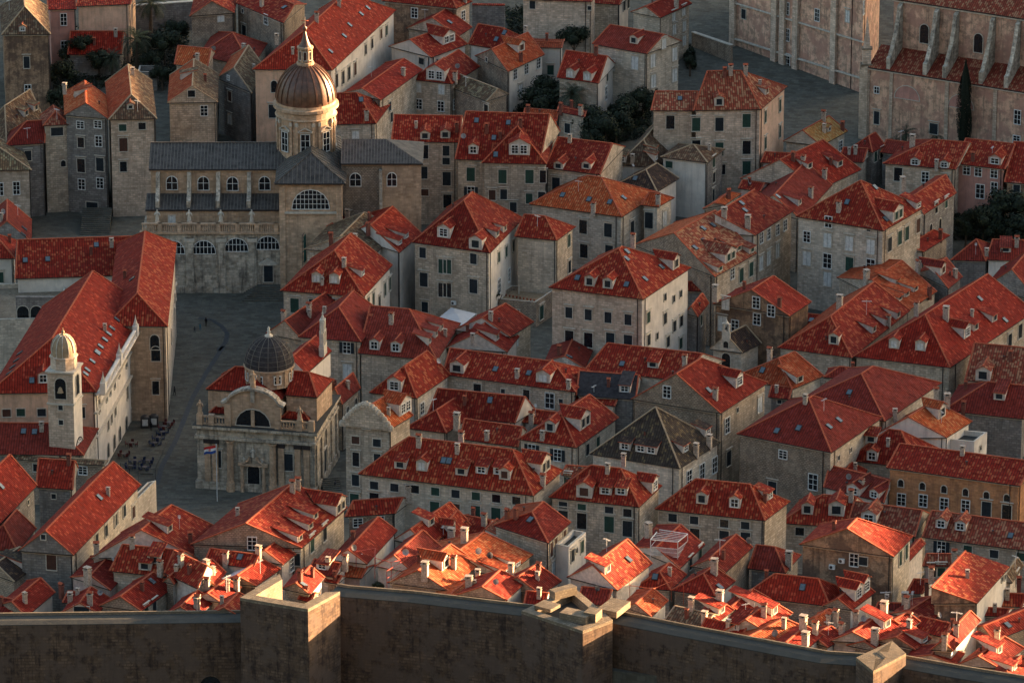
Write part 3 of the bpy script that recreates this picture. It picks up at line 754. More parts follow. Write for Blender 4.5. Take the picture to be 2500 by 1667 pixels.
H('white four storey palace with heavy cornice and bright hipped roof, centre right', '21', '1270,1052 2132,1160 2567,872', 690, 20, '1bc', 'red', 'warm/white', 'wm:1453,1280,1630,1300;wm:1810,1325,1992,1345;wl:1457,1510,1630,1530;wl:1830,1530,1992,1550;wh:2327,1140,2407,1155,2470,1110;wm:2175,1325,2327,1335,2475,1358;wm:2412,1405;wh:2255,1495;wm:2177,1530,2354,1545,2470,1560;d:1640,1040,1805,1062;e:2430,880;s_:1530,965,1977,1025,2147,975,2297,865,1982,725,1977,790;C:2037,660', name='palace', cat='palace')
H('house with a ridged red roof and air conditioners on its pale gable', '21', '400,1440 920,1500 1132,1368', 1262, 10, '1', 'plain', 'plaster/stone', 'ac:720,1430;ac:800,1470;vm:975,1540;c:740,1350')
H('low red roof with a white chimney in front of the air conditioner gable', '21', '330,1600 892,1640 1000,1500', 1400, 9, '1', 'plain', 'plaster', 'D:800,1530;c:575,1550;ts:410,1370')
# ---- tile 3,1
H('long stone house with tall chimneys and white casements, right of the centre', '31', '915,560 1287,577 1642,350', 368, 16, 'S', 'red', 'plaster/stone', 'Wm:1338,600,1405,565;Wm:1485,525,1555,485;vl:1335,830,1405,780,1485,715;B:1000,440;B:1215,510;s_:1160,285,1190,350')
H('rubble stone house with steep weathered red roof and green shutters', '31', '170,665 920,957 1292,745', 455, 14, '1', 'orange/worn', 'rubble/stone', 'Eg:1060,810;Dg:965,905;Dg:1135,720;Dg:1255,735;s_:735,690,820,625,810,515,900,485;gl:1155,940,1245,885;Wm:1075,925')
H('tiny dull red roofs stepping down behind the rubble stone house', '31', '540,525 742,545 805,480', 460, 9, '0', 'worn', 'stone')
H('narrow orange roof on a stone wall, behind the twin chimney house', '31', '805,335 1010,300 1155,200', 232, 12, '1', 'orange', 'rubble', 'k:1040,240')
H('wide dark red roof with a shed dormer, left of the cream corner house', '31', '1200,330 1700,432 1985,120', 60, 11, '1', 'dark', 'stone', 'D:1690,300;s_:1490,225;C:1790,230')
H('little red roof with satellite dishes above a white wall', '31', '1130,150 1330,178 1405,110', 88, 10, '0', 'red', 'plaster_pink', 'ts:1220,130')
H('grimy ochre stained house with half hipped bright red roof', '31', '900,1200 1600,1314 1795,1185', 1010, 13, '1', 'plain', 'dirty', 'Wm:1293,1190;Wm:1430,1265;vm:1015,1200;vl:985,1380;Wm:1100,1400;Wm:1300,1340;wq:850,1235;B:920,1150;k:1505,1230')
H('narrow blue-grey house between the white palace and the grimy house', '31', '640,1290 762,1320 860,1200', 1165, 11, '1', 'red', 'grey', 'wm:790,1350')
H('small red roof strip with white chimney beside the white palace', '31', '650,1082 820,1088 850,1025', 1000, 10, '0', 'red', 'grey')
# ---- tile 4,1
H('big cream and stone corner house with three storeys of pale shutters, upper right', '41', '-215,405 588,535 955,325', 80, 18, '1bc', 'plain/red', 'pale/stone', 'Wm:85,455;gm:272,475;ws:452,520;vl:75,620,273,650,470,680;Wl:75,810;wl:277,840;vl:75,975;Wm:-112,590;vl:-112,785;wl:640,660,732,600,797,560,900,490;Eg:720,440;DW:905,330;s_:255,275,605,430,510,140;C:178,360;Wl:470,860')
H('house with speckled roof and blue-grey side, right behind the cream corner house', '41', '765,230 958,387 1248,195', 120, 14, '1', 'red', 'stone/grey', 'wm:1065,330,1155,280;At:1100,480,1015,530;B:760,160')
H('low house with a rubble side wall, below the cream corner house', '41', '650,700 955,728 1190,580', 600, 9, '1', 'plain', 'white/rubble', 'k:1105,610')
H('orange roofed house with four shed dormers in a row', '41', '160,960 800,1270 1072,1090', 895, 10, '1', 'orange', 'stone', 'D:720,1010,800,1130,735,1170;D:880,1080;B:430,1010;k:1005,1130,945,1190;C:900,900;ts:580,1090')
H('grey gabled house with dark red dormers, middle right', '41', '880,920 1180,1062 1305,960', 830, 10, '1', 'dark', 'grey', 'ek:1130,930;c:1240,960')
H('dull red hip roof in the shade of the dark trees', '41', '1200,802 1520,812 1660,690', 612, 7, '0ab', 'dark', 'grey', 'c:1525,770')
H('small red roof with white parapet near the dark trees', '41', '1520,800 1867,810 1980,650', 620, 7, '0', 'dark', 'white', 'D:1700,730;C:1800,680')
H('grey block walled house with bright red roof at the right edge', '41', '1500,1050 2000,1180 2150,1000', 800, 9, '1', 'plain', 'grey', 'C:1670,1060;D:1600,900')
H('very long plain red roofed house running away to the right edge', '41', '310,1680 1195,1782 1960,1270', 1180, 10, '1b', 'plain', 'stone', 'dv:680,1608,920,1628;D:1600,1360,1430,1440;eW:1350,1505;B:1155,1345;C:885,1280;s_:1465,1155,1695,1350,1400,1385;wl:1735,1540,1830,1450')
H('orange roofed house with stacked shed dormers and a big white chimney', '41', '-380,1600 300,1692 830,1262', 1212, 10, '1b', 'orange/red', 'stone', 'D:500,1460,620,1390,720,1330;d:130,1570;B:185,1240;C:630,1400;ta:430,1300')
H('little house with pink plaster wall and speckled roof, beside the orange roofed house', '31', '1565,1372 1832,1402 1905,1300', 1288, 8, '0', 'red', 'plaster_pink', 'wm:1637,1425;s_:1795,1350')
# ---- tile 2,2 and neighbours
H('house with smooth speckled roof, a dish and a white window dormer', '22', '-367,442 65,494 375,280', 165, 10, '1b', 'red', 'pale', 'eW:-140,430;B:-350,490;ts:255,195;Wm:112,585,255,490')
H('long house with two white dormers and a hipped right end, centre', '22', '300,275 1517,437 1645,235', 115, 10, '0b', 'red', 'stone', 'e:430,262;ev:1215,350;s_:783,228,1087,265;c:980,305,1450,405;wq:618,395;ws:852,428;wt:1065,475;Wl:1278,515;ws:1380,520')
H('speckled roof house with a white gable wall on its right end', '22', '165,640 960,717 1145,600', 440, 9, '0', 'red', 'white', 's_:733,510')
H('small hip roofed house with chimney terrace, behind the row of dormers', '22', '-40,762 337,810 605,632', 575, 9, '1b', 'red', 'pale', 'B:430,750')
H('short speckled roof with a single chimney in its middle', '22', '460,862 987,937 1065,790', 715, 9, '0', 'red', 'stone', 'c:705,872')
H('hip roofed house with navy shutters on its pale front', '22', '985,864 1520,944 1905,672', 590, 11, '1b', 'red', 'pale', 'd:1280,800;Ew:1600,760;c:1210,870;Sm:1115,965;Sm:1350,1010;wm:1620,960,1715,895')
H('narrow speckled roof between a white gable and a hip roof', '22', '1030,712 1310,745 1400,640', 605, 8, '0', 'red', 'plaster', 'c:980,700;C:1110,720')
H('dull red roof behind the long double dormer house', '22', '1230,152 1602,222 1680,40', 20, 9, '1', 'dark', 'pale', 'k:1365,100;s_:1455,115;dv:1400,175')
H('speckled roof house with white gable dormer beside the blue metal roof', '22', '1440,505 1867,565 1960,470', 435, 8, '0', 'red', 'pale', 'D:1740,590')
H('house with a dark blue-grey sheet metal roof', '22', '1520,465 2062,505 2112,330', 262, 9, '0', 'metal_dark', 'grey', 'DW:1960,440')
H('long speckled roof with a red strip below, behind the great stone gable', '32', '-270,232 600,330 1005,150', 38, 10, '0', 'red', 'pale', 'C:640,195;D:350,215;s_:70,180')
H('great rubble stone gabled house with smooth bright roof, right of centre', '32', '155,500 970,630 1402,352', 133, 15, '1c', 'plain', 'rubble/stone', 'Wm:480,435;ws:1120,600;Wl:1027,740;vl:1325,550;eW:1140,385;C:920,500;s_:860,420;wl:1040,1040')
H('blackened mossy pyramid roof house with brick chimneys', '32', '-227,997 600,1130 968,892', 570, 12, '1bc', 'moss', 'pale', 'DW:95,965,240,985,335,1000;DW:650,980;DW:850,830;y:745,1010,865,930;k:940,870;Wl:680,1220,797,1160,912,1100')
H('huge dull red hipped hall with two skylights and a bare rubble wall', '32', '1115,817 1980,987 2447,667', 480, 14, '1bc', 'dark', 'rubble/pale', 's_:1480,790,1680,765,1957,750,2047,690;Wq:1538,1005;Wl:1812,1255;wd:1440,1330;ws:2042,1035,2152,965;c:1740,540', name='hall', cat='hall')
H('second huge dull red hipped hall, behind the one with skylights', '42', '-260,560 600,702 1117,352', 235, 13, '1bc', 'dark', 'pale', 's_:275,440', name='hall', cat='hall')
H('small dull red pyramid roof leaning on the huge halls', '42', '40,302 330,312 370,230', 205, 10, '0ab', 'dark', 'pale')
H('orange roofed house with a chimney stack, behind the great stone gable', '32', '1080,300 1620,412 1910,290', 128, 10, '1b', 'orange', 'pale', 's_:1350,238;C:1415,130;D:1690,350')
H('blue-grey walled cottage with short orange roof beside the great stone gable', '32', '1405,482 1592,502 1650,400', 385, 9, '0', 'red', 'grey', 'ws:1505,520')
H('stone terrace house with wooden dormer, in the row facing the main street', '22', '1270,1394 2095,1484 2300,1290', 1115, 13, '0ab', 'red', 'stone', 'ek:1590,1400;DW:1785,1370;DW:1927,1375;eW:2237,1340;c:1805,1170,1950,1080;wq:1400,1470,1570,1490;wq:1820,1515,1987,1535;wl:1400,1575,1570,1610;wl:1820,1640,1987,1680')
H('pink walled attic house behind the wooden dormer', '22', '1385,1192 1640,1212 1725,1130', 1110, 12, '0', 'worn', 'pink', 'wt:1440,1240')
H('longest stone terrace house with six dormers and twin skylights, facing the main street', '22', '-467,1182 1130,1380 1400,1150', 900, 14, '0ab', 'red', 'pale', 'dv:110,1155;D:470,1195;DW:655,1180,815,1190;dk:865,1235;E:1240,1170;D:-87,1135;s_:310,1060,360,1065;C:85,930,470,900;c:435,990;C:1215,1290;wq:50,1320,975,1425,6;wq:-322,1285,-137,1305;wl:230,1505,788,1560,4;wl:-322,1425')
H('tall stone house with scalloped curved gable, right of the domed church', '12', '1250,722 1697,772 1900,650', 515, 16, '1', 'orange', 'stone', 'wq:1473,735;wq:1375,873,1570,898;wt:1378,1048,1573,1060;wm:1375,1238;wl:1365,1430;EW:1830,630')
H('low red roofed sacristy with round windows behind the domed church', '12', '1120,482 1255,547 1418,405', 330, 9, '1', 'dark', 'stone', 'Ah:1375,520;Ah:1300,600;k:1180,420', name='sacristy', cat='building')
# ---- tile 4,2
H('worn red roofed house with a big pink dormer at the right edge', '42', '1330,328 2100,402 2250,150', 25, 10, '0', 'worn', 'plaster_pink', 'e:1490,335;c:1310,335;k:1745,150')
H('', '42', '1625,237 2000,292 2080,160', 108, 11, '1b', 'worn', 'plaster_pink', 'wt:1733,320,1860,340', join=True)
H('dark red hipped roof house with a lone dormer, under the pink dormer house', '42', '1130,602 1867,682 2000,450', 345, 8, '0a', 'dark', 'grey', 'D:1640,510;k:1315,610')
H('orange roofed house with a white plastered side and walled roof terrace', '42', '450,855 1160,852 1395,705', 590, 10, '1', 'orange', 'white', 'e:1120,670;D:770,620;C:1065,500;B:1165,575;c:690,670')
H('white cube roof terrace of the orange roofed house', '42', '1165,865 1415,888 1532,800', 800, 9, 'f', 'red', 'white', 'ws:1467,945', join=False, name='roof_terrace', cat='terrace')
H('speckled roof house with a crowned white dormer, left of the orange palazzo', '42', '255,1057 890,1130 1112,960', 780, 9, '0ab', 'red', 'stone', 'dW:480,1062;D:470,900')
H('long ochre palazzo with small arched attic windows and heavy cornices', '42', '615,1124 1830,1290 2050,1080', 985, 13, '0', 'dark/red', 'ochre', 'Ah:745,1265,1335,1348,4;Ah:1525,1375,1710,1400;Wm:750,1415,948,1425;Wm:1140,1455,1335,1475;wl:1525,1505,1710,1535;c:1305,1010', name='palazzo', cat='palace')
H('small peaked red roof at the foot of the huge halls', '42', '100,1192 400,1216 440,1150', 1105, 8, '1', 'plain', 'stone')
H('dark red roofed house with white dormers, left end of the ochre palazzo', '42', '40,1302 590,1442 690,1235', 1170, 9, '0', 'dark', 'plaster', 'eW:310,1370;dW:500,1400;C:35,1320,385,1330;ts:260,1250')
H('speckled roof house with a navy shuttered dormer and white chimney', '43', '-362,107 250,150 425,-60', -150, 9, '0a', 'red', 'stone', 'e:155,45;wq:-177,185;C:290,-90;d:-110,30')
H('faded brown-red roof house with an open window dormer', '43', '250,152 872,237 1000,20', -50, 9, '0', 'worn', 'stone', 'eW:450,110')
H('long worn roof house with twin white windowed dormers, above the sunlit roofs', '43', '940,237 1900,362 2060,150', 55, 9, '0', 'worn', 'stone', 'dW:1110,155,1285,178;s_:1745,225;Sm:1115,330;wq:1355,350,1595,390,1840,415')
# ---- front slope, left
H('dark hipped roof huddled against the long barn-like house', '03', '-200,342 160,367 332,160', 88, 8, '1b', 'dark', 'grey')
H('mossy brown roof with dormers at the left edge', '03', '-200,530 130,645 350,490', 400, 7, '1', 'moss', 'rubble', 'D:250,520')
H('large speckled roof with stone parapet and pale side strips, beside the barn-like house', '03', '820,430 1760,402 2030,170', 55, 8, '1', 'red', 'plaster', 'C:880,395;C:1205,330;k:1735,290;D:1550,190;s_:1260,95')
H('speckled roof with two dark shed dormers facing the wall', '03', '1000,545 1560,602 1800,440', 330, 7, '0', 'red', 'stone', 'D:1400,480,1320,540')
H('half sunlit orange ridge house near the left end of the rampart', '03', '640,600 1010,722 1192,530', 490, 6, '1', 'plain', 'plaster_pink', 'B:800,650')
H('speckled roof catching the last sun behind the white parapet house', '03', '1500,565 1800,705 1980,550', 425, 7, '0', 'red', 'plaster', 'C:1650,500')
H('rubble gabled cottage with bright sunlit roof and skylight, by the left rampart', '03', '905,862 1290,912 1592,690', 665, 6, '1', 'plain', 'rubble/stone', 'wt:1405,880;wm:1330,915;s_:1385,640', name='cottage')
H('cottage with a brilliantly lit white parapet wall, by the left rampart', '03', '1490,642 1590,665 1745,530', 530, 7, '1', 'plain', 'white', 'C:1460,560', name='cottage')
H('sunlit gabled cottage with a shed dormer at the lower left corner', '03', '-20,850 240,962 502,742', 715, 6, '1', 'plain', 'white', 'e:420,855;k:560,760', name='cottage')
H('low dark dormered cottage at the lower left edge', '03', '-120,900 100,938 222,830', 790, 6, '0', 'dark', 'white', name='cottage')
H('small peach gabled cottage peering over the rampart', '03', '560,922 900,938 1000,790', 762, 5, '1', 'plain', 'peach', 'ww:745,915;c:640,830;C:820,850', name='cottage')
H('dark roofed shed behind the peach gabled cottage', '03', '570,832 800,862 905,760', 742, 5, '0', 'dark', 'plaster', name='shed', cat='shed')
H('plain red gable roof just left of the square rampart tower', '03', '1490,947 1800,970 1960,820', 795, 5, '1', 'plain', 'plaster', 'C:1800,880', name='cottage')
# ---- front, tile 1,3
H('big rubble gabled house with shed dormers, in front of the domed church', '13', '-130,302 886,337 1300,-30', -72, 9, '1', 'red', 'rubble/stone', 'D:870,270,965,160,1010,70;Ew:1240,10;C:800,-170,850,-195;ts:545,190;Wm:432,295;C:280,350;wl:975,300,1090,200;wm:830,440')
H('lower speckled roof with cream wall beside the rubble gable', '13', '380,425 715,488 828,395', 310, 7, '1', 'red', 'plaster', 'y:490,430;Wm:790,490;wt:930,440')
H('sunlit red roof with a white tarpaulin on its left slope', '13', '120,652 470,682 692,530', 508, 5, '1', 'canvas/plain', 'plaster_pink', 'c:430,690', name='cottage')
H('sunlit speckled roof strip behind the white tarpaulin', '13', '0,462 440,522 545,420', 368, 7, '0', 'red', 'plaster', 'C:190,480;k:165,470;s_:320,420')
H('dull red roof left of the white tarpaulin', '13', '-150,600 110,692 195,560', 500, 6, '1', 'plain', 'plaster', 'y:15,560', name='cottage')
H('little sunlit gable roof with antenna, left of the square tower', '13', '-100,792 150,832 335,700', 680, 5, '1', 'plain', 'plaster', 'C:290,720;ta:200,740;C:20,720', name='cottage')
H('checker tiled gable roof touching the square tower', '13', '30,947 320,962 455,820', 808, 5, '1', 'red', 'rubble', name='cottage')
H('red roofed cottage inside the ring of the square tower', '13', '700,705 960,762 1092,605', 575, 7, '1', 'plain', 'rubble/white', 's_:900,670;k:870,640', name='cottage')
H('tiny red lean-to roof inside the square tower ring', '13', '850,802 960,832 1047,745', 735, 6, '0', 'plain', 'rubble', name='cottage')
H('orange roofed cottage with dazzling white end wall, right of the square tower', '13', '1200,592 1425,612 1548,490', 500, 5, '0', 'orange', 'plaster_pink/white', name='cottage')
H('tiny speckled roof cottage behind the tower parapet', '13', '1090,642 1210,662 1290,600', 580, 5, '0', 'red', 'plaster_pink', name='cottage')
H('dark red roof with tile dormer windows below the stone lane', '13', '940,562 1185,602 1305,480', 455, 6, '0', 'dark', 'plaster', 'DW:1070,530;C:1280,510', name='cottage')
H('dull red roof with a cream verge running down the slope', '13', '1130,442 1480,482 1755,180', 200, 7, '1', 'dark/plain', 'white', 'ts:1290,380;ts:1350,380')
H('broad dull red roof left of the long sunlit ridge', '13', '1550,502 1900,562 2160,330', 285, 7, '1', 'dark', 'plaster', 's_:1730,470;ts:1830,420')
H('rubble walled house with small white windows and an orange speckled roof', '13', '1280,52 1735,22 1880,-90', -110, 9, '0', 'red', 'rubble/pale', 'Wq:1395,105;Ws:1610,70;B:1850,-110')
# ---- front, tile 2,3
H('speckled red roof left of the white chimneys, middle front', '23', '-150,262 170,332 525,80', 40, 8, '1', 'red', 'plaster', 'D:200,130')
H('hip roofed attic house with arched dormer and white chimney tops', '23', '165,272 430,302 562,130', 80, 8, '1b', 'red', 'plaster', 'd:400,200;B:380,290;C:135,290')
H('low speckled roof in front of the arched dormer', '23', '30,382 380,422 502,290', 272, 7, '0', 'red', 'plaster', 'C:470,330')
H('speckled roof with a stepped row of chimneys on its party wall', '23', '450,202 700,252 785,80', 60, 8, '0', 'red', 'plaster', 'C:580,230;C:680,130')
H('long orange roof with shed dormers and two dishes, in the last sun', '23', '-30,472 872,592 1125,400', 285, 7, '1', 'orange', 'stone', 'DW:985,500;DW:880,570;ts:635,410,725,450;B:925,600;B:500,290')
H('tall white ended attic with a worn orange slope, above the dishes', '23', '690,302 1086,346 1197,248', 206, 8, 'S', 'worn', 'plaster/white', 'Wl:1140,340')
H('narrow street house with brown shutters and hipped end', '23', '760,130 1266,290 1470,105', 5, 11, '1b', 'orange/plain', 'stone', 'kt:1290,350,1330,310;kt:1410,240;vl:1310,540,1385,460;k:970,70,890,80;s_:1100,80')
H('white fronted street house with a roof terrace and railings', '23', '1330,302 1450,325 1607,190', 190, 10, 'f', 'red', 'white', 'wm:1483,405;ws:1520,360;wm:1570,325', name='terrace_house')
H('glowing orange roof with a white attic and chimneys, right of the square tower', '23', '-200,652 350,722 645,480', 418, 6, '1', 'orange', 'rubble', 'B:140,600;e:330,520;C:400,520;s_:200,450')
H('sunlit roof with a broad square chimney, on the rampart edge', '23', '150,802 600,832 765,700', 688, 5, '1', 'orange', 'plaster', 'B:540,730;c:620,620', name='cottage')
H('red roofed cottage with a blazing white gable, on the rampart edge', '23', '430,762 887,812 1054,655', 610, 6, '1', 'plain', 'white', 'D:800,800', name='cottage')
H('bright red roof with shed dormers, right of the blazing white gable', '23', '760,702 1200,762 1385,640', 540, 6, '1', 'plain', 'white', 'DW:1310,700;y:925,590;k:1175,570', name='cottage')
H('small striped roof left of the low rampart bastion', '23', '1040,862 1232,882 1285,760', 735, 5, '0', 'plain', 'white', name='cottage')
H('wide speckled roof falling from a sunlit ridge, behind the low bastion', '33', '-430,602 30,722 345,480', 370, 7, '1', 'dark/red', 'plaster', 's_:130,440;B:-180,650;D:-60,560')
H('dull red lean-to roof directly behind the low bastion', '23', '1530,832 1800,862 1885,740', 700, 5, '0', 'dark', 'plaster', name='cottage')
# ---- front, tile 3,3
H('terrace house with a two tone roof, right of the wooden dormer house', '33', '370,-18 1375,87 1602,-85', -270, 12, '0ab', 'red', 'stone', 'd:795,-65;dW:1095,-28;DW:1420,-110;wq:532,60,728,82;wq:1002,112,1193,133;wl:535,225,733,230;wl:1000,250,1195,265')
H('house with a white metal pergola over its roof, below the terrace row', '33', '160,335 600,522 822,310', 225, 8, '1', 'plain', 'plaster', 'B:310,240;wm:690,480;wm:780,380')
H('plain red roof over a bare rubble party wall', '33', '700,502 1012,562 1262,330', 325, 8, '1', 'plain', 'rubble', 'ts:1230,310;ta:960,400')
H('dark red hipped roof beside the soot blackened gable', '33', '1220,522 1562,562 1702,400', 325, 7, '0b', 'dark', 'grey', 'B:1590,500;y:1235,600')
H('soot blackened gabled house with sunlit roof and air conditioners', '43', '-180,302 680,417 860,228', 64, 13, '1c', 'plain', 'dirty/pale', 'Wm:318,445;wq:400,455;ac:207,450;ac:120,505;gt:738,430,793,370')
H('cream annex with a dull red roof, right of the soot blackened gable', '43', '600,562 690,602 967,300', 400, 9, '1', 'plain', 'plaster', 'wt:742,650')
H('little hip roof with one skylight, in front of the metal pergola', '33', '185,692 515,722 662,580', 540, 6, '1b', 'plain', 'stone', 's_:370,600', name='cottage')
H('rubble cottage with a hipped roof and mushroom chimney', '33', '515,722 925,777 1102,640', 568, 6, '1b', 'plain', 'rubble/white', 'B:910,570;s_:960,690', name='cottage')
H('wide hip roof cottage with a sunlit white end, right of the mushroom chimney', '33', '1170,772 1967,867 2147,727', 590, 6, '0ab', 'plain', 'rubble/white', 's_:1715,695;wm:2100,850', name='cottage')
H('sunlit gable roof between the mushroom chimney and the wide hip roof', '33', '900,932 1230,962 1425,800', 788, 5, '1', 'plain', 'plaster', 'D:1300,860', name='cottage')
H('small sunlit gable with serrated ridge tiles', '33', '700,962 960,1002 1095,900', 868, 5, '1', 'plain', 'plaster', 'B:960,860;D:980,930', name='cottage')
H('dark slope roof with a knife-edge sunlit ridge, lower right', '33', '990,1092 1400,1110 1625,930', 898, 5, '1', 'dark/plain', 'plaster', 's_:1130,980;D:1460,940;C:1360,960', name='cottage')  # darker tile on the left slope paints its shade
H('ribbed orange gable roof with a dish, on the right rampart', '33', '1000,1182 1440,1242 1765,1070', 1058, 4, '1', 'orange', 'plaster', 'ts:1470,1160', name='cottage')
H('tall domed chimney roof on the right rampart', '33', '1400,1212 1730,1282 1905,1130', 1118, 4, '1', 'plain', 'white', 'B:1740,1240;B:1720,1090;C:1830,1120', name='cottage')
H('low brown tiled roof lying along the rampart', '33', '450,1002 800,1077 1002,960', 900, 4, '0', 'old', 'plaster', 'y:820,1030;y:700,900', name='cottage')
H('red lean-to roof right of the low brown tiled roof', '33', '780,1082 1150,1172 1255,1080', 1015, 4, '0', 'plain', 'plaster', 'D:1080,1080', name='cottage')
H('orange sunlit cottage roof with a washing line terrace, behind the rampart', '33', '50,862 340,962 492,820', 770, 5, '1', 'orange', 'white', 'ts:450,770', name='cottage')
# ---- front, tile 4,3
H('cottage with two white dormers under the soot blackened gable', '43', '30,862 300,902 512,740', 715, 6, '1', 'plain', 'white', 'eW:430,740;eW:360,800', name='cottage')
H('large steep red roof slab in full sun, lower right', '43', '1020,842 1440,840 1742,505', 600, 9, 'S', 'red', 'dirty/white', 'ws:1665,620;ws:1690,600;C:1020,620')
H('brown tiled annex right of the large sunlit roof slab', '43', '1640,642 1760,652 1862,500', 495, 8, '1', 'old', 'pale', 'wm:1800,610')
H('pink loggia house with a worn red roof, left of the sunlit slab', '43', '945,502 1200,504 1265,420', 388, 7, '0', 'worn', 'plaster_pink', 'wm:1035,545,1110,540;C:1230,460')
H('low speckled roof below the pink loggia', '43', '795,747 940,752 1075,640', 620, 7, '0', 'red', 'white', 'k:980,740', name='cottage')
H('sunlit gable roof with a brick chimney, below the sunlit slab', '43', '640,932 1000,1012 1205,880', 840, 6, '1', 'red', 'plaster', 'C:800,890', name='cottage')
H('long low roof in shade under the sunlit slab', '43', '1100,942 1330,992 1402,900', 878, 6, '0', 'red', 'plaster', 'y:1390,930', name='cottage')
H('dull speckled roof in the lower right huddle', '43', '860,1082 1150,1152 1245,1020', 988, 5, '0', 'red', 'plaster', 'C:820,1040', name='cottage')
H('sunlit ridge roof with a dark red dormer, above the corner bastion', '43', '100,1182 500,1202 765,1040', 1018, 5, '1', 'plain', 'plaster', 'D:620,1060;C:330,1020', name='cottage')
H('twin ridge roof catching sun in the lower right huddle', '43', '560,1042 800,1082 925,1010', 955, 6, '1', 'plain', 'plaster', 'B:590,960', name='cottage')
H('ribbed gable roof with a shed dormer, above the corner bastion', '43', '520,1182 880,1262 1025,1160', 1095, 5, '1', 'plain', 'plaster_pink', 'C:1000,1230;DW:960,1190;c:820,1080', name='cottage')
H('small gable roof with a big white chimney on the corner bastion', '43', '250,1222 560,1282 685,1190', 1138, 4, '1', 'plain', 'white', 'B:505,1210', name='cottage')
H('house with a tall blazing white side wall, lower right', '43', '1020,1262 1220,1272 1472,1000', 1040, 6, '1', 'plain', 'white', 'C:1245,1130;C:1140,1230;ta:1250,1070', name='cottage')
H('pair of tiny sunlit gables beside the corner bastion', '43', '790,1332 1250,1402 1325,1300', 1258, 4, '1', 'plain', 'plaster', 'k:1120,1280', name='cottage')
H('sunlit gable roof with curved dormer at the lower right', '43', '1250,1402 1640,1432 1875,1250', 1228, 4, '1', 'plain', 'plaster', 'C:1620,1180;D:1640,1300', name='cottage')
H('long smooth red slope with pale verges at the right edge', '43', '1380,1062 1600,1182 2055,1000', 955, 6, '1', 'plain', 'rubble', 's_:1720,1040;B:1440,1170', name='cottage')
H('red roof strip over a white wall at the right edge', '43', '1530,862 1840,872 1965,780', 748, 6, '0', 'red', 'white', 'ws:1615,880;k:1820,700', name='cottage')
H('lower red roof strip at the right edge', '43', '1480,952 1700,962 1765,890', 883, 6, '0', 'red', 'white', name='cottage')
H('sunlit gable with antennas left of the corner bastion', '43', '-150,1012 60,1062 195,980', 928, 5, '1', 'orange', 'white', 'C:90,1040;C:150,1010', name='cottage')
H('white walled cottage with bright roof, left of the corner bastion', '43', '-200,1152 80,1242 245,1150', 1088, 4, '1', 'plain', 'white', 'C:205,1130', name='cottage')
H('dark roofed cottage with a large block chimney', '43', '510,892 740,902 795,840', 835, 6, '0', 'dark', 'plaster', 'B:780,880;ta:605,880', name='cottage')
H('shaded roof in the lower right corner', '43', '1540,1502 1867,1542 2000,1400', 1388, 4, '1', 'plain', 'plaster', 'D:1780,1440', name='cottage')
def PX(tile, x, y, Y):
    return on_y(*src(tile, x, y), Y)
def part(mb, name, parent, smooth=False, label=None):
    o = mb.obj(name, parent, smooth)
    if label: o['label'] = label
    return o
def on_plane(px, py, O, n):
    d = ray(px, py); t = (O-CAM).dot(n)/d.dot(n); return CAM+d*t

# ================================================================= city wall
def wall_pts(lst): return [on_z(px, py, z) for px, py, z in lst]
CW1 = wall_pts([(-420, 1535, 21.4), (0, 1527, 21.4), (610, 1520, 21.4)])
CW2 = wall_pts([(800, 1452, 24), (840, 1458, 24), (1000, 1471, 24), (1300, 1507, 24)])
CW3 = wall_pts([(1470, 1517, 23.5), (1640, 1551, 23.5), (2000, 1619, 23.5), (2160, 1630, 23.5)])
CW4 = wall_pts([(2180, 1628, 23), (2330, 1655, 23), (2500, 1683, 23), (2900, 1760, 23)])
WLINE = sorted([(p.x, p.y) for p in CW1+CW2[1:]+CW3[1:]+CW4[1:]])
def wall_y(x): return lerp_tab(WLINE, x)
def curtain(pts, thick, z0, label):
    root = thing('city_wall', label, 'city wall', tuple(pts[0].xy)+(0,), 'stretches of the rampart')
    a = MB(); b = MB(); c = MB()
    outs = [p.copy() for p in pts]; ins = []
    for i, p in enumerate(pts):
        d = (pts[min(i+1, len(pts)-1)]-pts[max(i-1, 0)]); d.z = 0; d.normalize(); nn = Vector((-d.y, d.x, 0))
        if nn.y < 0: nn = -nn
        ins.append(p+nn*thick)
    for i in range(len(pts)-1):
        o0, o1, i0, i1 = outs[i], outs[i+1], ins[i], ins[i+1]
        lo = lambda p, z=z0: Vector((p.x, p.y, z))
        a.poly([lo(o0), lo(o1), o1, o0], 'rampart'); a.poly([lo(i1), lo(i0), i0, i1], 'rampart')
        b.poly([o0, o1, i1, i0], 'walk')
        n1 = (i0-o0).normalized()*.3; n2 = (i1-o1).normalized()*.3
        up = Vector((0, 0, .42))
        c.hexa([i0-n1, i1-n2, i1, i0]+[q+up for q in (i0-n1, i1-n2, i1, i0)], 'coping')
        e = Vector((0, 0, .004))
        b.hexa([o0+e, o1+e, o1+n2*4+e, o0+n1*4+e]+[q+Vector((0, 0, .12)) for q in (o0, o1)]+[q+Vector((0, 0, .35)) for q in (o1+n2*4, o0+n1*4)], 'walk')
    a.poly([Vector((outs[0].x, outs[0].y, z0)), outs[0], ins[0], Vector((ins[0].x, ins[0].y, z0))], 'rampart')
    a.poly([Vector((outs[-1].x, outs[-1].y, z0)), Vector((ins[-1].x, ins[-1].y, z0)), ins[-1], outs[-1]], 'rampart')
    part(a, 'stone_face', root); part(b, 'walkway', root); part(c, 'inner_coping', root)
    return root
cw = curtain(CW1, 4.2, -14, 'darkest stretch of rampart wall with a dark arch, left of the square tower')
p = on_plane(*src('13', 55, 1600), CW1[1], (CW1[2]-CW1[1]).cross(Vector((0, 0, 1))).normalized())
n = (CW1[2]-CW1[1]).cross(Vector((0, 0, 1))).normalized(); n = n if n.y < 0 else -n
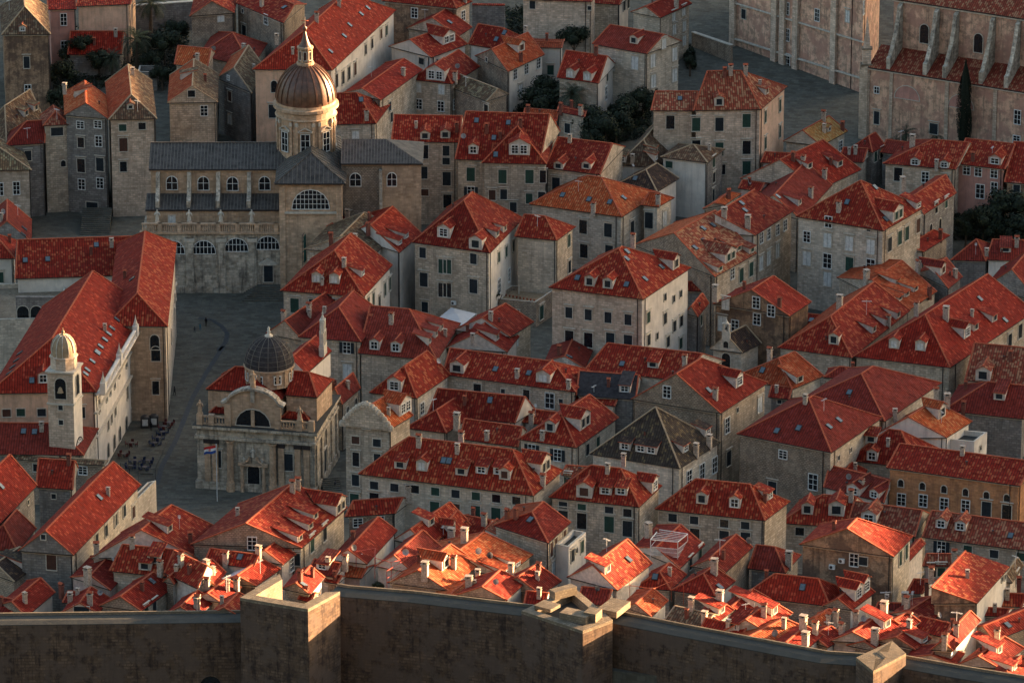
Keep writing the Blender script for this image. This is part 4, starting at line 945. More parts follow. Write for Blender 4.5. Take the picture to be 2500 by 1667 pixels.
put_window(cw, p, n, 'O', wh=(3.2, 3.6), name='archway', pane='opening')
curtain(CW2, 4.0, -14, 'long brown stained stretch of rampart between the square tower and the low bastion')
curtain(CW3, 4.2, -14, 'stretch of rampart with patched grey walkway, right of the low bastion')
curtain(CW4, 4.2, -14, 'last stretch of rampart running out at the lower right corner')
def tower(label, foot, z1, z0=-14, ring=2.0, zin=None, name='tower', skip=()):
    root = thing(name, label, 'tower', (foot[0].x, foot[0].y, 0))
    a = MB(); c = MB()
    cen = sum(foot, Vector((0, 0, 0)))/len(foot); m = len(foot)
    inn = []
    for i in range(m):
        p0 = foot[i-1]; p1 = foot[i]; p2 = foot[(i+1) % m]
        d1 = (p1-p0).normalized(); d2 = (p2-p1).normalized()
        n1 = Vector((-d1.y, d1.x, 0)); n2 = Vector((-d2.y, d2.x, 0))
        if n1.dot(cen-p1) < 0: n1 = -n1
        if n2.dot(cen-p1) < 0: n2 = -n2
        bi = (n1+n2).normalized(); k = ring/max(.4, bi.dot(n1)); inn.append(p1+bi*k)
    L = lambda p, z: Vector((p.x, p.y, z))
    for i in range(m):
        j = (i+1) % m
        if i in skip:
            for q0, q1 in ((foot[i], inn[i]), (inn[j], foot[j])): c.poly([L(q0, z0), L(q1, z0), L(q1, z1), L(q0, z1)][::-1], 'coping'); c.poly([L(q0, z0), L(q1, z0), L(q1, z1), L(q0, z1)], 'coping')
            continue
        a.poly([L(foot[i], z0), L(foot[j], z0), L(foot[j], z1-.5), L(foot[i], z1-.5)], 'rampart')
        c.poly([L(foot[i], z1-.5), L(foot[j], z1-.5), L(foot[j], z1), L(foot[i], z1)], 'coping')
        c.poly([L(foot[i], z1), L(foot[j], z1), L(inn[j], z1+.05), L(inn[i], z1+.05)], 'coping')
        c.poly([L(inn[i], zin if zin else z0), L(inn[i], z1+.05), L(inn[j], z1+.05), L(inn[j], zin if zin else z0)], 'coping')
    if zin: c.poly([L(q, zin) for q in inn], 'walk')
    part(a, 'stone_face', root); part(c, 'coping', root)
    return root, inn
tower('square rampart tower with an open top and sunlit parapet', [on_z(586, 1458, 27), on_z(752, 1486, 27), on_z(830, 1443, 27), on_z(683, 1400, 27)], 27, ring=1.6, skip=(2,), z0=-14)
f2 = [on_z(1273, 1490, 25), on_z(1423, 1539, 25), on_z(1496, 1512, 25), on_z(1400, 1432, 25)]
bt, inn = tower('low bastion with stepped parapet blocks and a paved platform, middle of the rampart', f2, 25, ring=1.3, zin=23.6, name='bastion')
bb = MB()
def block_on(px0, py0, px1, py1, z, w, h, mat='coping'):
    a = on_z(px0, py0, z); b = on_z(px1, py1, z); bb.bar(a, b, w, h, mat)
block_on(*src('23', 1180, 860), *src('23', 1330, 900), 25.02, 2.6, .5)
block_on(*src('23', 1300, 800), *src('23', 1500, 745), 25.02, 1.5, 1.3)
block_on(*src('23', 1400, 960), *src('23', 1640, 1010), 25.02, 2.4, 1.1)
block_on(*src('23', 1640, 1010), *src('23', 1700, 960), 25.02, 2.0, 1.4)
block_on(*src('23', 1800, 960), *src('33', 60, 860), 24.4, 3.2, 1.0)
part(bb, 'parapet_block', bt)
tower('small corner bastion with a smooth sunlit sloping cap, right end of the rampart', [on_z(2090, 1607, 25), on_z(2132, 1640, 25), on_z(2212, 1597, 25), on_z(2178, 1566, 25)], 25.2, ring=3.5, zin=25.3, name='bastion')

# ================================================================= cathedral
cat = thing('cathedral', 'baroque cathedral with lead roofs, lunette windows and a ribbed dome', 'cathedral', (-45, 40, 0))
Yl, Ya, Yu, Yr, Yt = 27.0, 29.5, 34.0, 40.5, 25.4
def X(x, Y, y=500): return PX('11', x, y, Y).x
def Zp(y, Y, x=500): return PX('11', x, y, Y).z
def boxw(mb, x0, x1, y0, y1, z0, z1, mat, top=None):
    mb.hexa([Vector(q) for q in ((x0, y0, z0), (x1, y0, z0), (x1, y1, z0), (x0, y1, z0), (x0, y0, z1), (x1, y0, z1), (x1, y1, z1), (x0, y1, z1))], mat, top)
m = MB(); xl = X(-575, Yl); xr = X(700, Yl)
zc = Zp(560, Yl); zb_ = Zp(465, Yl)
boxw(m, xl, xr, Yl, Ya+8, -1, zc, 'church'); 
boxw(m, xl-.4, xr, Yl-.55, Yl+.6, zc, zc+.45, 'church_warm')
boxw(m, xl+.8, xr, Ya, Yu+1, zc, Zp(350, Ya), 'church_warm')
zu = Zp(-30, Yu); boxw(m, xl+1.5, xr+3, Yu, Yr+7, zc, zu, 'church_warm')
boxw(m, xl+1.2, xr+3, Yu-.35, Yu, zu-.5, zu, 'church_warm')
for k, x in enumerate((-430, -143, 148, 430)):   # piers of the lower wall
    xx = X(x, Yl); boxw(m, xx-.75, xx+.75, Yl-.4, Yl+.01, -1, zc-.9, 'church')
    boxw(m, xx-.95, xx+.95, Yl-.5, Yl+.02, zc-1.6, zc-.9, 'frame')
boxw(m, xl, xr, Yl-.25, Yl+.01, -1, 1.3, 'church')
part(m, 'nave_wall', cat)
m = MB()
# balustrade
boxw(m, xl, xr-.2, Yl-.35, Yl+.15, zb_-.25, zb_, 'church_warm')
nb = 64
for i in range(nb):
    x = xl+(xr-xl-.4)*(i+.5)/nb
    if i % 9 == 8: boxw(m, x-.35, x+.35, Yl-.36, Yl+.2, zc+.45, zb_, 'church_warm')
    else: m.lathe((x, Yl-.1, zc+.45), [(.14, 0), (.17, .35*(zb_-zc-.7)), (.08, .7*(zb_-zc-.7)), (.12, zb_-zc-.7)], 'church_warm', 6)
part(m, 'balustrade', cat)
m = MB()
z1 = Zp(352, Ya)+.25; z2 = Zp(196, Yu)
m.poly([(xl+.6, Ya-.3, z1), (xr, Ya-.3, z1), (xr, Yu, z2), (xl+.6, Yu, z2)], 'lead')
m.poly([(xl+.6, Ya-.3, z1-.3), (xr, Ya-.3, z1-.3), (xr, Ya-.3, z1), (xl+.6, Ya-.3, z1)], 'gutter')
for i in range(40):
    x = xl+.8+(xr-xl-1)*i/40; m.bar((x, Ya-.25, z1), (x, Yu, z2), .14, .1, 'lead_rib')
part(m, 'aisle_roof', cat)
m = MB(); zr = PX('10', 300, 1303, Yr).z
xe = xr+3
m.poly([(xl+1.1, Yu-.5, zu), (xe, Yu-.5, zu), (xe, Yr, zr), (xl+1.1, Yr, zr)], 'lead')
m.poly([(xe, Yr+7, zu), (xl+1.1, Yr+7, zu), (xl+1.1, Yr, zr), (xe, Yr, zr)], 'lead')
m.poly([(xl+1.1, Yu-.5, zu-.25), (xe, Yu-.5, zu-.25), (xe, Yu-.5, zu), (xl+1.1, Yu-.5, zu)], 'gutter')
m.poly([(xl+1.2, Yr+7, zu), (xl+1.2, Yu-.5, zu), (xl+1.2, Yr, zr-.05)], 'church')
for i in range(44):
    x = xl+1.3+(xe-xl-1.4)*i/44; m.bar((x, Yu-.45, zu), (x, Yr, zr), .14, .1, 'lead_rib')
m.bar((xl+1.1, Yr, zr), (xe, Yr, zr), .35, .15, 'lead')
part(m, 'nave_roof', cat)
for x in (-430, -145, 120, 402):                     # scroll buttresses
    b = MB(); xx = X(x, (Ya+Yu)/2, 200); th = .38
    pr = [(Ya+.2, z1-.2), (Ya+.2, z1+1.5), (Ya+.9, z1+1.9), (Ya+1.8, z1+2.1), (Ya+2.9, z1+3.2), (Ya+3.6, z1+5), (Yu-.2, z1+6.3), (Yu+.1, zu-.8), (Yu+.1, z1)]
    L0 = [Vector((xx-th, a, c)) for a, c in pr]; L1 = [Vector((xx+th, a, c)) for a, c in pr]
    b.poly(L0[::-1], 'church'); b.poly(L1, 'church')
    for i in range(len(pr)):
        j = (i+1) % len(pr); b.poly([L0[i], L0[j], L1[j], L1[i]], 'church')
    part(b, 'buttress', cat)
S0 = Vector((0, -1, 0))
for x, y in ((-300, 105), (-13, 108), (253, 112), (545, 108)): put_window(cat, PX('11', x, y-5, Yu), S0, 'F', wh=(2.0, 2.6))
for x, y in ((-10, 690), (-290, 690), (288, 668), (575, 650)):
    put_window(cat, PX('11', x, y-5, Yl-.02), S0, 'F', wh=(4.3, 2.55), name='lunette')
put_window(cat, PX('11', 580, 925, Yl-.03), S0, 'w', wh=(1.7, 3.3), name='door')
b = MB(); q = PX('11', 580, 925, Yl)
b.poly([(q.x-1.7, Yl-.35, q.z+1.9), (q.x+1.7, Yl-.35, q.z+1.9), (q.x, Yl-.35, q.z+2.9)], 'frame')
b.bar((q.x-1.7, Yl-.2, q.z+1.9), (q.x, Yl-.2, q.z+2.9), .4, .15, 'frame'); b.bar((q.x+1.7, Yl-.2, q.z+1.9), (q.x, Yl-.2, q.z+2.9), .4, .15, 'frame'); b.box((q.x, Yl-.2, q.z+1.7), 3.5, .4, .22, 'frame')
part(b, 'door_pediment', cat)
put_window(cat, PX('11', -300, 440, Ya), S0, 'v', wh=(1.3, 1.9), name='door')
# statues on the balustrade
def statue(mb, p, h=1.9, mat='frame'):
    mb.lathe(p, [(.34*h/2, 0), (.30*h/2, .35*h), (.24*h/2, .55*h), (.33*h/2, .74*h), (.26*h/2, .80*h), (.09*h/2, .84*h), (.15*h/2, .9*h), (.12*h/2, .98*h), (0, h)], mat, 10)
    p = Vector(p); mb.bar(p+Vector((.15*h, -.05, .72*h)), p+Vector((.24*h, -.16*h, .5*h)), .12*h/2, .12*h/2, mat); mb.bar(p+Vector((-.15*h, -.05, .72*h)), p+Vector((-.2*h, -.12*h, .55*h)), .12*h/2, .12*h/2, mat)
for x in (-430, -140, 148, 430):
    b = MB(); q = PX('11', x, 545, Yl+.9); b.box((q.x, Yl+.9, zc+.4), 1, 1, 1.7, 'church_warm'); statue(b, (q.x, Yl+.9, zc+2.1), 2.3); part(b, 'statue', cat, True)
# transept
house('', '11', '640,95 1280,92 1262,-170', 0, 21.2, '1b', 'lead', 'church_warm', '', name='x') if False else None
m = MB(); tx0 = X(682, Yt); tx1 = X(1252, Yt); zt = Zp(95, Yt)
boxw(m, tx0, tx1, Yt, Yr+9, -1, zt, 'church_warm')
boxw(m, tx0-.3, tx1+.3, Yt-.3, Yt+.01, zt-.6, zt, 'church_warm')
for x in (tx0+.55, tx1-.55): boxw(m, x-.55, x+.55, Yt-.22, Yt+.01, -1, zt-.6, 'church_warm')
zs = Zp(350, Yt); boxw(m, tx0+1, tx1-1, Yt-.4, Yt+.02, zs-.6, zs-.25, 'frame')
part(m, 'transept_wall', cat)
m = MB(); a0, a1 = tx0-.8, tx1+.8; ya, yb = Yt-.8, Yr+9.5; xm = (a0+a1)/2
zri = PX('11', 950, -180, Yt+5.5).z; yh = Yt+5.2
m.poly([(a0, ya, zt), (a1, ya, zt), (xm, yh, zri)], 'lead')
m.poly([(a1, ya, zt), (a1, yb, zt), (xm, yb, zri), (xm, yh, zri)], 'lead'); m.poly([(a0, yb, zt), (a0, ya, zt), (xm, yh, zri), (xm, yb, zri)], 'lead')
m.poly([(a0, ya, zt-.25), (a1, ya, zt-.25), (a1, ya, zt), (a0, ya, zt)], 'gutter'); m.poly([(a1, ya, zt-.25), (a1, yb, zt-.25), (a1, yb, zt), (a1, ya, zt)], 'gutter')
for i in range(1, 16):
    t = i/16; x = a0+(a1-a0)*t; f = 1-abs(2*t-1); m.bar((x, ya, zt), (x, ya+(yh-ya)*f, zt+(zri-zt)*f), .14, .1, 'lead_rib')
for sg, xx in ((-1, a0), (1, a1)):
    for i in range(1, 18):
        yy = ya+(yb-ya)*i/18; f = min(1, (yy-ya)/(yh-ya)); m.bar((xx, yy, zt), (xx+(xm-xx)*f, yy, zt+(zri-zt)*f), .14, .1, 'lead_rib')
m.bar((a0, ya, zt), (xm, yh, zri), .3, .14, 'lead'); m.bar((a1, ya, zt), (xm, yh, zri), .3, .14, 'lead')
part(m, 'transept_roof', cat)
put_window(cat, PX('11', 965, 250, Yt-.02), S0, 'F', wh=(6.9, 3.75), name='lunette')
# right arm
Yq = 31.0; m = MB(); x0 = tx1-.2; x1 = X(1955, Yq); ze_ = Zp(-85, Yq); zrr = PX('10', 1640, 1268, Yq+6).z
boxw(m, x0, x1, Yq, Yq+12, -1, ze_, 'rubble'); xe2 = X(1622, Yq)
boxw(m, xe2, x1+.4, Yq-.25, Yq+.01, -1, ze_, 'church_warm'); boxw(m, xe2-.6, xe2, Yq-1.2, Yq, -1, ze_-1.2, 'church')
boxw(m, x0, x1+.5, Yq-.4, Yq+.02, ze_-.5, ze_-.02, 'church_warm')
part(m, 'choir_wall', cat)
m = MB(); q0, q1, q2, q3 = (x0, Yq-.7), (x1+.8, Yq-.7), (x1+.8, Yq+12.7), (x0, Yq+12.7); xh = PX('10', 1650, 1268, Yq+6).x
m.poly([(*q0, ze_), (*q1, ze_), (xh, Yq+6, zrr), (x0, Yq+6, zrr)], 'lead'); m.poly([(*q1, ze_), (*q2, ze_), (xh, Yq+6, zrr)], 'lead'); m.poly([(*q2, ze_), (*q3, ze_), (x0, Yq+6, zrr), (xh, Yq+6, zrr)], 'lead')
m.poly([(q0[0], q0[1], ze_-.25), (q1[0], q1[1], ze_-.25), (*q1, ze_), (*q0, ze_)], 'gutter')
for i in range(26):
    x = x0+(x1-x0)*i/26; f = 1 if x < xh else (x1+.8-x)/(x1+.8-xh); m.bar((x, Yq-.65, ze_), (x, Yq-.7+6.7*f, ze_+(zrr-ze_)*f), .14, .1, 'lead_rib')
part(m, 'choir_roof', cat)
put_window(cat, PX('11', 1373, 70, Yq), S0, 'F', wh=(2.0, 2.5)); put_window(cat, PX('11', 1705, 68, Yq-.28), S0, 'F', wh=(1.7, 2.6))
# drum, dome and lantern
dc = PX('10', 921, 905, Yr); cx = dc.x
def zt10(y, Y=Yr): return PX('10', 921, y, Y).z
sc_ = 7.55e-5*(dc-CAM).dot(FWD)/3.734
def rr(px): return px*sc_
m = MB()
m.lathe((cx, Yr, 0), [(rr(262), zu), (rr(262), zt10(1385)), (rr(268), zt10(1380))], 'church_warm', 8, a0=R(22.5))
m.lathe((cx, Yr, 0), [(rr(268), zt10(1385)), (rr(262), zt10(1340)), (rr(262), zt10(1040)), (rr(285), zt10(1030)), (rr(270), zt10(1020)), (rr(270), zt10(975)), (rr(300), zt10(960)), (rr(300), zt10(935)), (rr(272), zt10(930)), (rr(272), zt10(905))], 'church_warm', 32)
for i in range(8):
    a = R(22.5+45*i)
    for da in (-.11, .11):
        c_ = (cx+rr(268)*math.cos(a+da), Yr+rr(268)*math.sin(a+da), zt10(1340)); m.box(c_, .35, .45, zt10(1035)-zt10(1340), 'church_warm', a)
        m.box((c_[0], c_[1], zt10(1080)), .55, .55, .7, 'frame', a)
part(m, 'drum', cat)
for i in range(8):
    a = R(-90+45*i); nn = Vector((math.cos(a), math.sin(a), 0)); c_ = Vector((cx, Yr, zt10(1235, Yr)))+nn*(rr(262)+.05)
    put_window(cat, c_, nn, 'W', wh=(1.55, 3.7))
    b = MB(); t = Vector((-nn.y, nn.x, 0)); e = c_+nn*.12+Vector((0, 0, 2.35))
    b.bar(e-t*1.35, e+Vector((0, 0, .7)), .3, .15, 'frame'); b.bar(e+t*1.35, e+Vector((0, 0, .7)), .3, .15, 'frame'); b.bar(e-t*1.4-Vector((0, 0, .15)), e+t*1.4-Vector((0, 0, .15)), .3, .15, 'frame')
    part(b, 'pediment', cat)
m = MB(); prof = [(272, 905), (273, 880), (268, 830), (252, 770), (225, 715), (190, 668), (145, 625), (105, 600), (72, 588)]
m.lathe((cx, Yr, 0), [(rr(r_), zt10(y)) for r_, y in prof], 'copper_dark', 48)
dome = part(m, 'dome', cat, True)
m = MB()
for i in range(24):
    a = 2*math.pi*(i+.5)/24
    pp = [Vector((cx+rr(r_+2)*math.cos(a), Yr+rr(r_+2)*math.sin(a), zt10(y))) for r_, y in prof]
    for u, v in zip(pp, pp[1:]): m.bar(u, v, .16, .14, 'copper_dark')
part(m, 'dome_rib', dome)
m = MB()
m.lathe((cx, Yr, 0), [(rr(80), zt10(590)), (rr(80), zt10(565)), (rr(58), zt10(560)), (rr(58), zt10(445)), (rr(74), zt10(440)), (rr(74), zt10(425)), (rr(60), zt10(420))], 'church_warm', 16)
for i in range(8):
    a = 2*math.pi*(i+.5)/8; m.box((cx+rr(62)*math.cos(a), Yr+rr(62)*math.sin(a), zt10(560)), .3, .35, zt10(445)-zt10(560), 'church_warm', a)
lan = part(m, 'lantern', cat)
m = MB(); m.lathe((cx, Yr, 0), [(rr(62), zt10(425)), (rr(38), zt10(385)), (rr(22), zt10(340)), (rr(10), zt10(290)), (rr(8), zt10(285)), (rr(20), zt10(270)), (rr(18), zt10(250)), (rr(3), zt10(240)), (rr(3), zt10(160)), (0, zt10(158))], 'copper_dark', 12)
m.bar((cx-.7, Yr, zt10(195)), (cx+.7, Yr, zt10(195)), .12, .12, 'ridge')
part(m, 'spire', lan, True)
for i in range(8):
    a = R(-90+45*i); nn = Vector((math.cos(a), math.sin(a), 0)); put_window(cat, Vector((cx, Yr, zt10(500)))+nn*(rr(58)+.02), nn, 'k', wh=(.5, 1.6))
# steps of the cathedral
for k, (lab, rows) in enumerate([('broad flight of steps in front of the cathedral side door', 6)]):
    st = thing('stone_steps', lab, 'steps', (PX('11', 580, 1100, Yl-3).x, Yl-3, 0)); m = MB()
    xa, xb = PX('11', 470, 1030, Yl-2).x, PX('11', 720, 1030, Yl-2).x
    for i in range(7):
        boxw(m, xa-i*.42, xb+2, Yl-1.8-i*.55, Yl-.3, -.3, 1.75-i*.25, 'paving')
    part(m, 'flight', st)

# ================================================================= domed church (front)
ch = thing('church', 'baroque church with a ribbed dark dome and statues, standing in the square', 'church', (-44, -65, 0))
Bq = at_h(*src('12', 1000, 800), 11.6); Zc = Bq.z
Aq = on_z(*src('12', -75, 728), Zc); Cq = on_z(*src('12', 1255, 470), Zc)
ex = (Aq-Bq); W_ = ex.length; ex.normalize(); ey = Vector((ex.y, -ex.x, 0)); ey = ey if ey.y > 0 else -ey
Ld = (Cq-Bq).dot(ey); exz = Vector((0, 0, 1))
def F(u, v, z): return Bq + ex*u + ey*v + Vector((0, 0, z-Zc))
def fp(tile, x, y, v=0.0):
    p = on_plane(*src(tile, x, y), F(0, v, 0), ey); return (p-Bq).dot(ex), p.z
def fbox(mb, u0, u1, v0, v1, z0, z1, mat, top=None):
    h = [F(u1, v0, z0), F(u0, v0, z0), F(u0, v1, z0), F(u1, v1, z0)]; h += [q+Vector((0, 0, z1-z0)) for q in h]; mb.hexa(h, mat, top)
m = MB(); fbox(m, 0, W_, 0, Ld, -1, Zc-.5, 'church')
fbox(m, -.6, W_+.6, -.8, Ld+.4, Zc-.5, Zc, 'church', 'walk'); fbox(m, -.3, W_+.3, -.5, Ld+.2, Zc-2.4, Zc-1.9, 'church'); fbox(m, -.3, W_+.3, -.45, Ld+.2, -1, 1.4, 'church')
for x in (240, 627):
    u, z = fp('12', x, 1100); m.lathe(F(u, -.55, 0), [(.75, 0), (.75, 1.5), (.6, 1.6), (.55, Zc-2.9), (.75, Zc-2.6), (.8, Zc-2.3)], 'church_warm', 14)
for x in (30, 100, 700, 850, 930):
    u, z = fp('12', x, 1100); fbox(m, u-.5, u+.5, -.35, 0.01, -1, Zc-2.4, 'church_warm'); fbox(m, u-.65, u+.65, -.5, .01, Zc-3.2, Zc-2.4, 'gutter')
for k in range(5):
    v = 1.2+k*(Ld-2.4)/4; fbox(m, -.3, .01, v-.5, v+.5, -1, Zc-2.4, 'church')
part(m, 'wall', ch)
nf = -ey; 
for x, y, kd, wh in ((765, 1075, 'w', (1.5, 3.1)), (112, 1045, 'w', (1.5, 3.1))):
    u, z = fp('12', x, y); put_window(ch, F(u, 0, z), nf, 'A' if 0 else 'w', wh=wh)
u, z = fp('12', 446, 1200, -.1); put_window(ch, F(u, -.1, z), nf, 'A', wh=(2.1, 4.3), name='door'); 
m = MB()
for du in (-1.9, 1.9): m.lathe(F(u+du, -.6, 0), [(.35, 0), (.3, .5), (.26, 4.6), (.4, 4.9)], 'church_warm', 10)
for sg in (-1, 1):
    for i in range(8):
        a0 = i/8*1.3; a1 = (i+1)/8*1.3
        m.bar(F(u+sg*(2.6-2.2*math.sin(a0)), -.5, 5.0+1.9*(1-math.cos(a0))), F(u+sg*(2.6-2.2*math.sin(a1)), -.5, 5.0+1.9*(1-math.cos(a1))), .6, .3, 'church_warm')
fbox(m, u-2.6, u+2.6, -.8, 0, 4.8, 5.1, 'church_warm'); statue(m, F(u, -.4, 6.4), 1.7)
statue(m, F(u-1.6, -.5, 5.4), 1.0); statue(m, F(u+1.6, -.5, 5.4), 1.0)
part(m, 'portal', ch)
put_window(ch, F(-.02, Ld*.42, 3.4), -ex, 'w', wh=(1.5, 4.2), name='door')
# central curved gable
u0, _ = fp('12', 200, 700); u1, _ = fp('12', 672, 700); uc = (u0+u1)/2; zs_ = fp('12', 430, 545)[1]; ztop = fp('12', 430, 425)[1]; hw = abs(u0-u1)/2
m = MB(); n_ = 14; out = []
for i in range(n_+1):
    t = -1+2*i/n_; out.append((uc+t*hw, zs_+(ztop-zs_)*(1-t*t)**.75))
lu, lz = fp('12', 430, 740, .3); 
front = [F(uc-hw, .4, Zc), F(uc+hw, .4, Zc)]+[F(a, .4, b) for a, b in out[::-1]]
m.poly(front[::-1], 'church_warm'); m.poly([q+ey*1.1 for q in front], 'church_warm')
for i in range(len(front)):
    j = (i+1) % len(front); m.poly([front[i], front[j], front[j]+ey*1.1, front[i]+ey*1.1], 'church_warm')
ends = [(uc-hw-.9, zs_-.35)]+out+[(uc+hw+.9, zs_-.35)]
for (a, b), (c, d) in zip(ends, ends[1:]): m.bar(F(a, .75, b), F(c, .75, d), 1.7, .38, 'church')
for sg in (-1, 1): fbox(m, uc+sg*(hw-.15)-.55, uc+sg*(hw-.15)+.55, .0, .42, Zc, zs_-.3, 'church_warm')
fbox(m, uc-.35, uc+.35, .05, .42, ztop-2.2, ztop-.1, 'church')
part(m, 'gable', ch)
put_window(ch, F(uc, .37, Zc+1.75), nf, 'A', wh=(6.0, 3.0), name='lunette')
m = MB(); fbox(m, uc-.3, uc+.3, -.0, .3, Zc+.2, Zc+3.1, 'church_warm'); part(m, 'mullion', ch)
m = MB()
def balus(m, ua, ub, v):
    n = max(2, int(abs(ub-ua)/.5))
    fbox(m, min(ua, ub), max(ua, ub), v-.2, v+.25, Zc+1.35, Zc+1.6, 'church_warm'); fbox(m, min(ua, ub), max(ua, ub), v-.2, v+.25, Zc+.0, Zc+.3, 'church_warm')
    for i in range(n): m.lathe(F(ua+(ub-ua)*(i+.5)/n, v, Zc+.3), [(.1, 0), (.18, .35), (.08, .7), (.14, 1.05)], 'church_warm', 6)
balus(m, .9, uc-hw, .2); part(m, 'balustrade', ch); m = MB(); balus(m, uc+hw, W_-.9, .2); part(m, 'balustrade', ch); m = MB()
for u in (.55, W_-.55, 2.6, W_-2.6):
    m = MB(); fbox(m, u-.5, u+.5, -.25, .65, Zc, Zc+1.9, 'church_warm'); part(m, 'pedestal', ch)
for u, z, h in ((2.6, Zc+1.9, 2.3), (W_-.6, Zc+1.9, 2.3), (uc, ztop+.3, 2.9)):
    m = MB(); fbox(m, u-.4, u+.4, -.2 if z < ztop else .3, .5 if z < ztop else 1.1, z-.1, z+.25, 'church_warm'); statue(m, F(u, .15 if z < ztop else .7, z+.25), h, 'church_warm'); part(m, 'statue', ch, True)
# upper arms and their roofs
def arm(tile, abc, ry, zz, roof, rm='t_plain', wm='church_warm', zlo=None):
    P3 = [tuple(float(v) for v in q.split(',')) for q in abc.split()]
    A, B, C = [on_z(*src(tile, *q), zz) for q in P3]; D = A+C-B; e1 = A-B; e2 = C-B
    mxy = [(P3[0][0]+P3[2][0])/2, (P3[0][1]+P3[2][1])/2]; mm = on_z(*src(tile, *mxy), zz)
    rise = (mxy[1]-ry)/3.734*KPX*(mm-CAM).dot(FWD)/math.cos(PITCH)
    P = lambda s, t, z=0: B+e1*s+e2*t+Vector((0, 0, z))
    w = MB(); r = MB(); z0 = (zlo if zlo is not None else Zc-.1)-zz; k = .03
    ft = [P(k, k), P(k, 1-k), P(1-k, 1-k), P(1-k, k)]
    if (ft[1]-ft[0]).cross(ft[2]-ft[0]).z < 0: ft = ft[::-1]
    w.prism([(q.x, q.y) for q in ft], zz+z0, zz-.02, wm)
    if roof[0] == '0': f = min(.5, e2.length/2/e1.length); Q = lambda a, b, z=0: P(a, b, z)
    else: f = min(.5, e1.length/2/e2.length); Q = lambda a, b, z=0: P(b, a, z)
    h0 = 'b' in roof; h1 = 'a' in roof or 'c' in roof
    R0 = Q(f if h0 else 0, .5, rise); R1 = Q(1-f if h1 else 1, .5, rise)
    c = [Q(0, 0), Q(1, 0), Q(1, 1), Q(0, 1)]
    def up(pts, m_):
        nn = (pts[1]-pts[0]).cross(pts[2]-pts[0]); r.poly(pts if nn.z > 0 else pts[::-1], m_)
    up([c[0], R0, R1, c[1]], rm); up([c[3], c[2], R1, R0], rm)
    (up([c[0], c[3], R0], rm) if h0 else w.poly([c[0], c[3], R0], wm)); (up([c[1], R1, c[2]], rm) if h1 else w.poly([c[1], c[2], R1], wm))
    fp_ = c if (c[1]-c[0]).cross(c[2]-c[0]).z > 0 else c[::-1]
    dn = Vector((0, 0, -.22))
    for i in range(4): r.poly([fp_[i]+dn, fp_[(i+1) % 4]+dn, fp_[(i+1) % 4], fp_[i]], 'gutter')
    r.bar(R0, R1, .3, .12, 'ridge')
    for a, b, hh in ((c[0], R0, h0), (c[3], R0, h0), (c[1], R1, h1), (c[2], R1, h1)):
        if hh: r.bar(a, b, .3, .12, 'ridge')
    part(w, 'upper_wall', ch); part(r, 'roof', ch)
    return rise
arm('12', '730,462 1025,484 1172,322', 255, 16.1, '0b')
arm('12', '12,410 420,434 560,300', 205, 16.1, '0a')
arm('12', '200,515 668,545 800,390', 300, 15.6, '1')
arm('12', '640,215 925,270 1160,60', 25, 16.0, '1', wm='white')
arm('12', '690,672 950,692 1010,600', 545, 12.2, '0ab', zlo=11)
arm('12', '40,625 210,632 240,560', 535, 12.2, '0ab', zlo=11)
zz = fp('12', 1085, 570, Ld*.35)[1]
pz = on_plane(*src('12', 1092, 590), on_z(*src('12', 1025, 484), 16.1), ex)
put_window(ch, pz-ex*.05, -ex, 'A', wh=(3.4, 4.6), name='lunette')
# drum and dome
dcx = on_plane(*src('12', 587, 185), F(0, Ld*.47, 0), ey); s2 = KPX*(dcx-CAM).dot(FWD)/3.734
def z12(y): return on_y(*src('12', 587, y), dcx.y).z
c0 = Vector((dcx.x, dcx.y, 0)); q_ = lambda px: px*s2
m = MB(); m.lathe(c0, [(q_(222), z12(340)), (q_(215), z12(330)), (q_(213), z12(200)), (q_(234), z12(192)), (q_(234), z12(178)), (q_(226), z12(176))], 'church_warm', 32)
for i in range(16):
    a = 2*math.pi*i/16; m.box(c0+Vector((q_(216)*math.cos(a), q_(216)*math.sin(a), z12(330))), .3, .5, z12(200)-z12(330), 'church_warm', a)
part(m, 'drum', ch)
for i in range(8):
    a = R(-67.5+45*i); nn = Vector((math.cos(a), math.sin(a), 0)); put_window(ch, c0+nn*(q_(213)+.03)+Vector((0, 0, z12(262))), nn, 'W', wh=(1.1, 1.3))
prof = [(226, 178), (226, 160), (217, 110), (200, 62), (172, 15), (130, -28), (85, -55), (34, -72), (30, -76)]
m = MB(); m.lathe(c0, [(q_(r_), z12(y)) for r_, y in prof], 'metal_dark', 48); dm = part(m, 'dome', ch, True)
m = MB()
for i in range(16):
    a = 2*math.pi*i/16; pp = [c0+Vector((q_(r_+1)*math.cos(a), q_(r_+1)*math.sin(a), z12(y))) for r_, y in prof]
    for u, v in zip(pp, pp[1:]): m.bar(u, v, .10, .06, 'lead_rib')
for r_, y in ((224, 135), (214, 95), (197, 55), (176, 18), (148, -14)):
    m.lathe(c0, [(q_(r_+2), z12(y)-.03), (q_(r_+3), z12(y)), (q_(r_+1), z12(y)+.03)], 'lead_rib', 40)
part(m, 'dome_rib', dm)
m = MB(); m.lathe(c0, [(q_(38), z12(-68)), (q_(38), z12(-80)), (q_(20), z12(-90)), (q_(12), z12(-105)), (q_(18), z12(-118)), (q_(10), z12(-125)), (q_(14), z12(-145)), (0, z12(-165))], 'frame', 12); part(m, 'finial', dm, True)
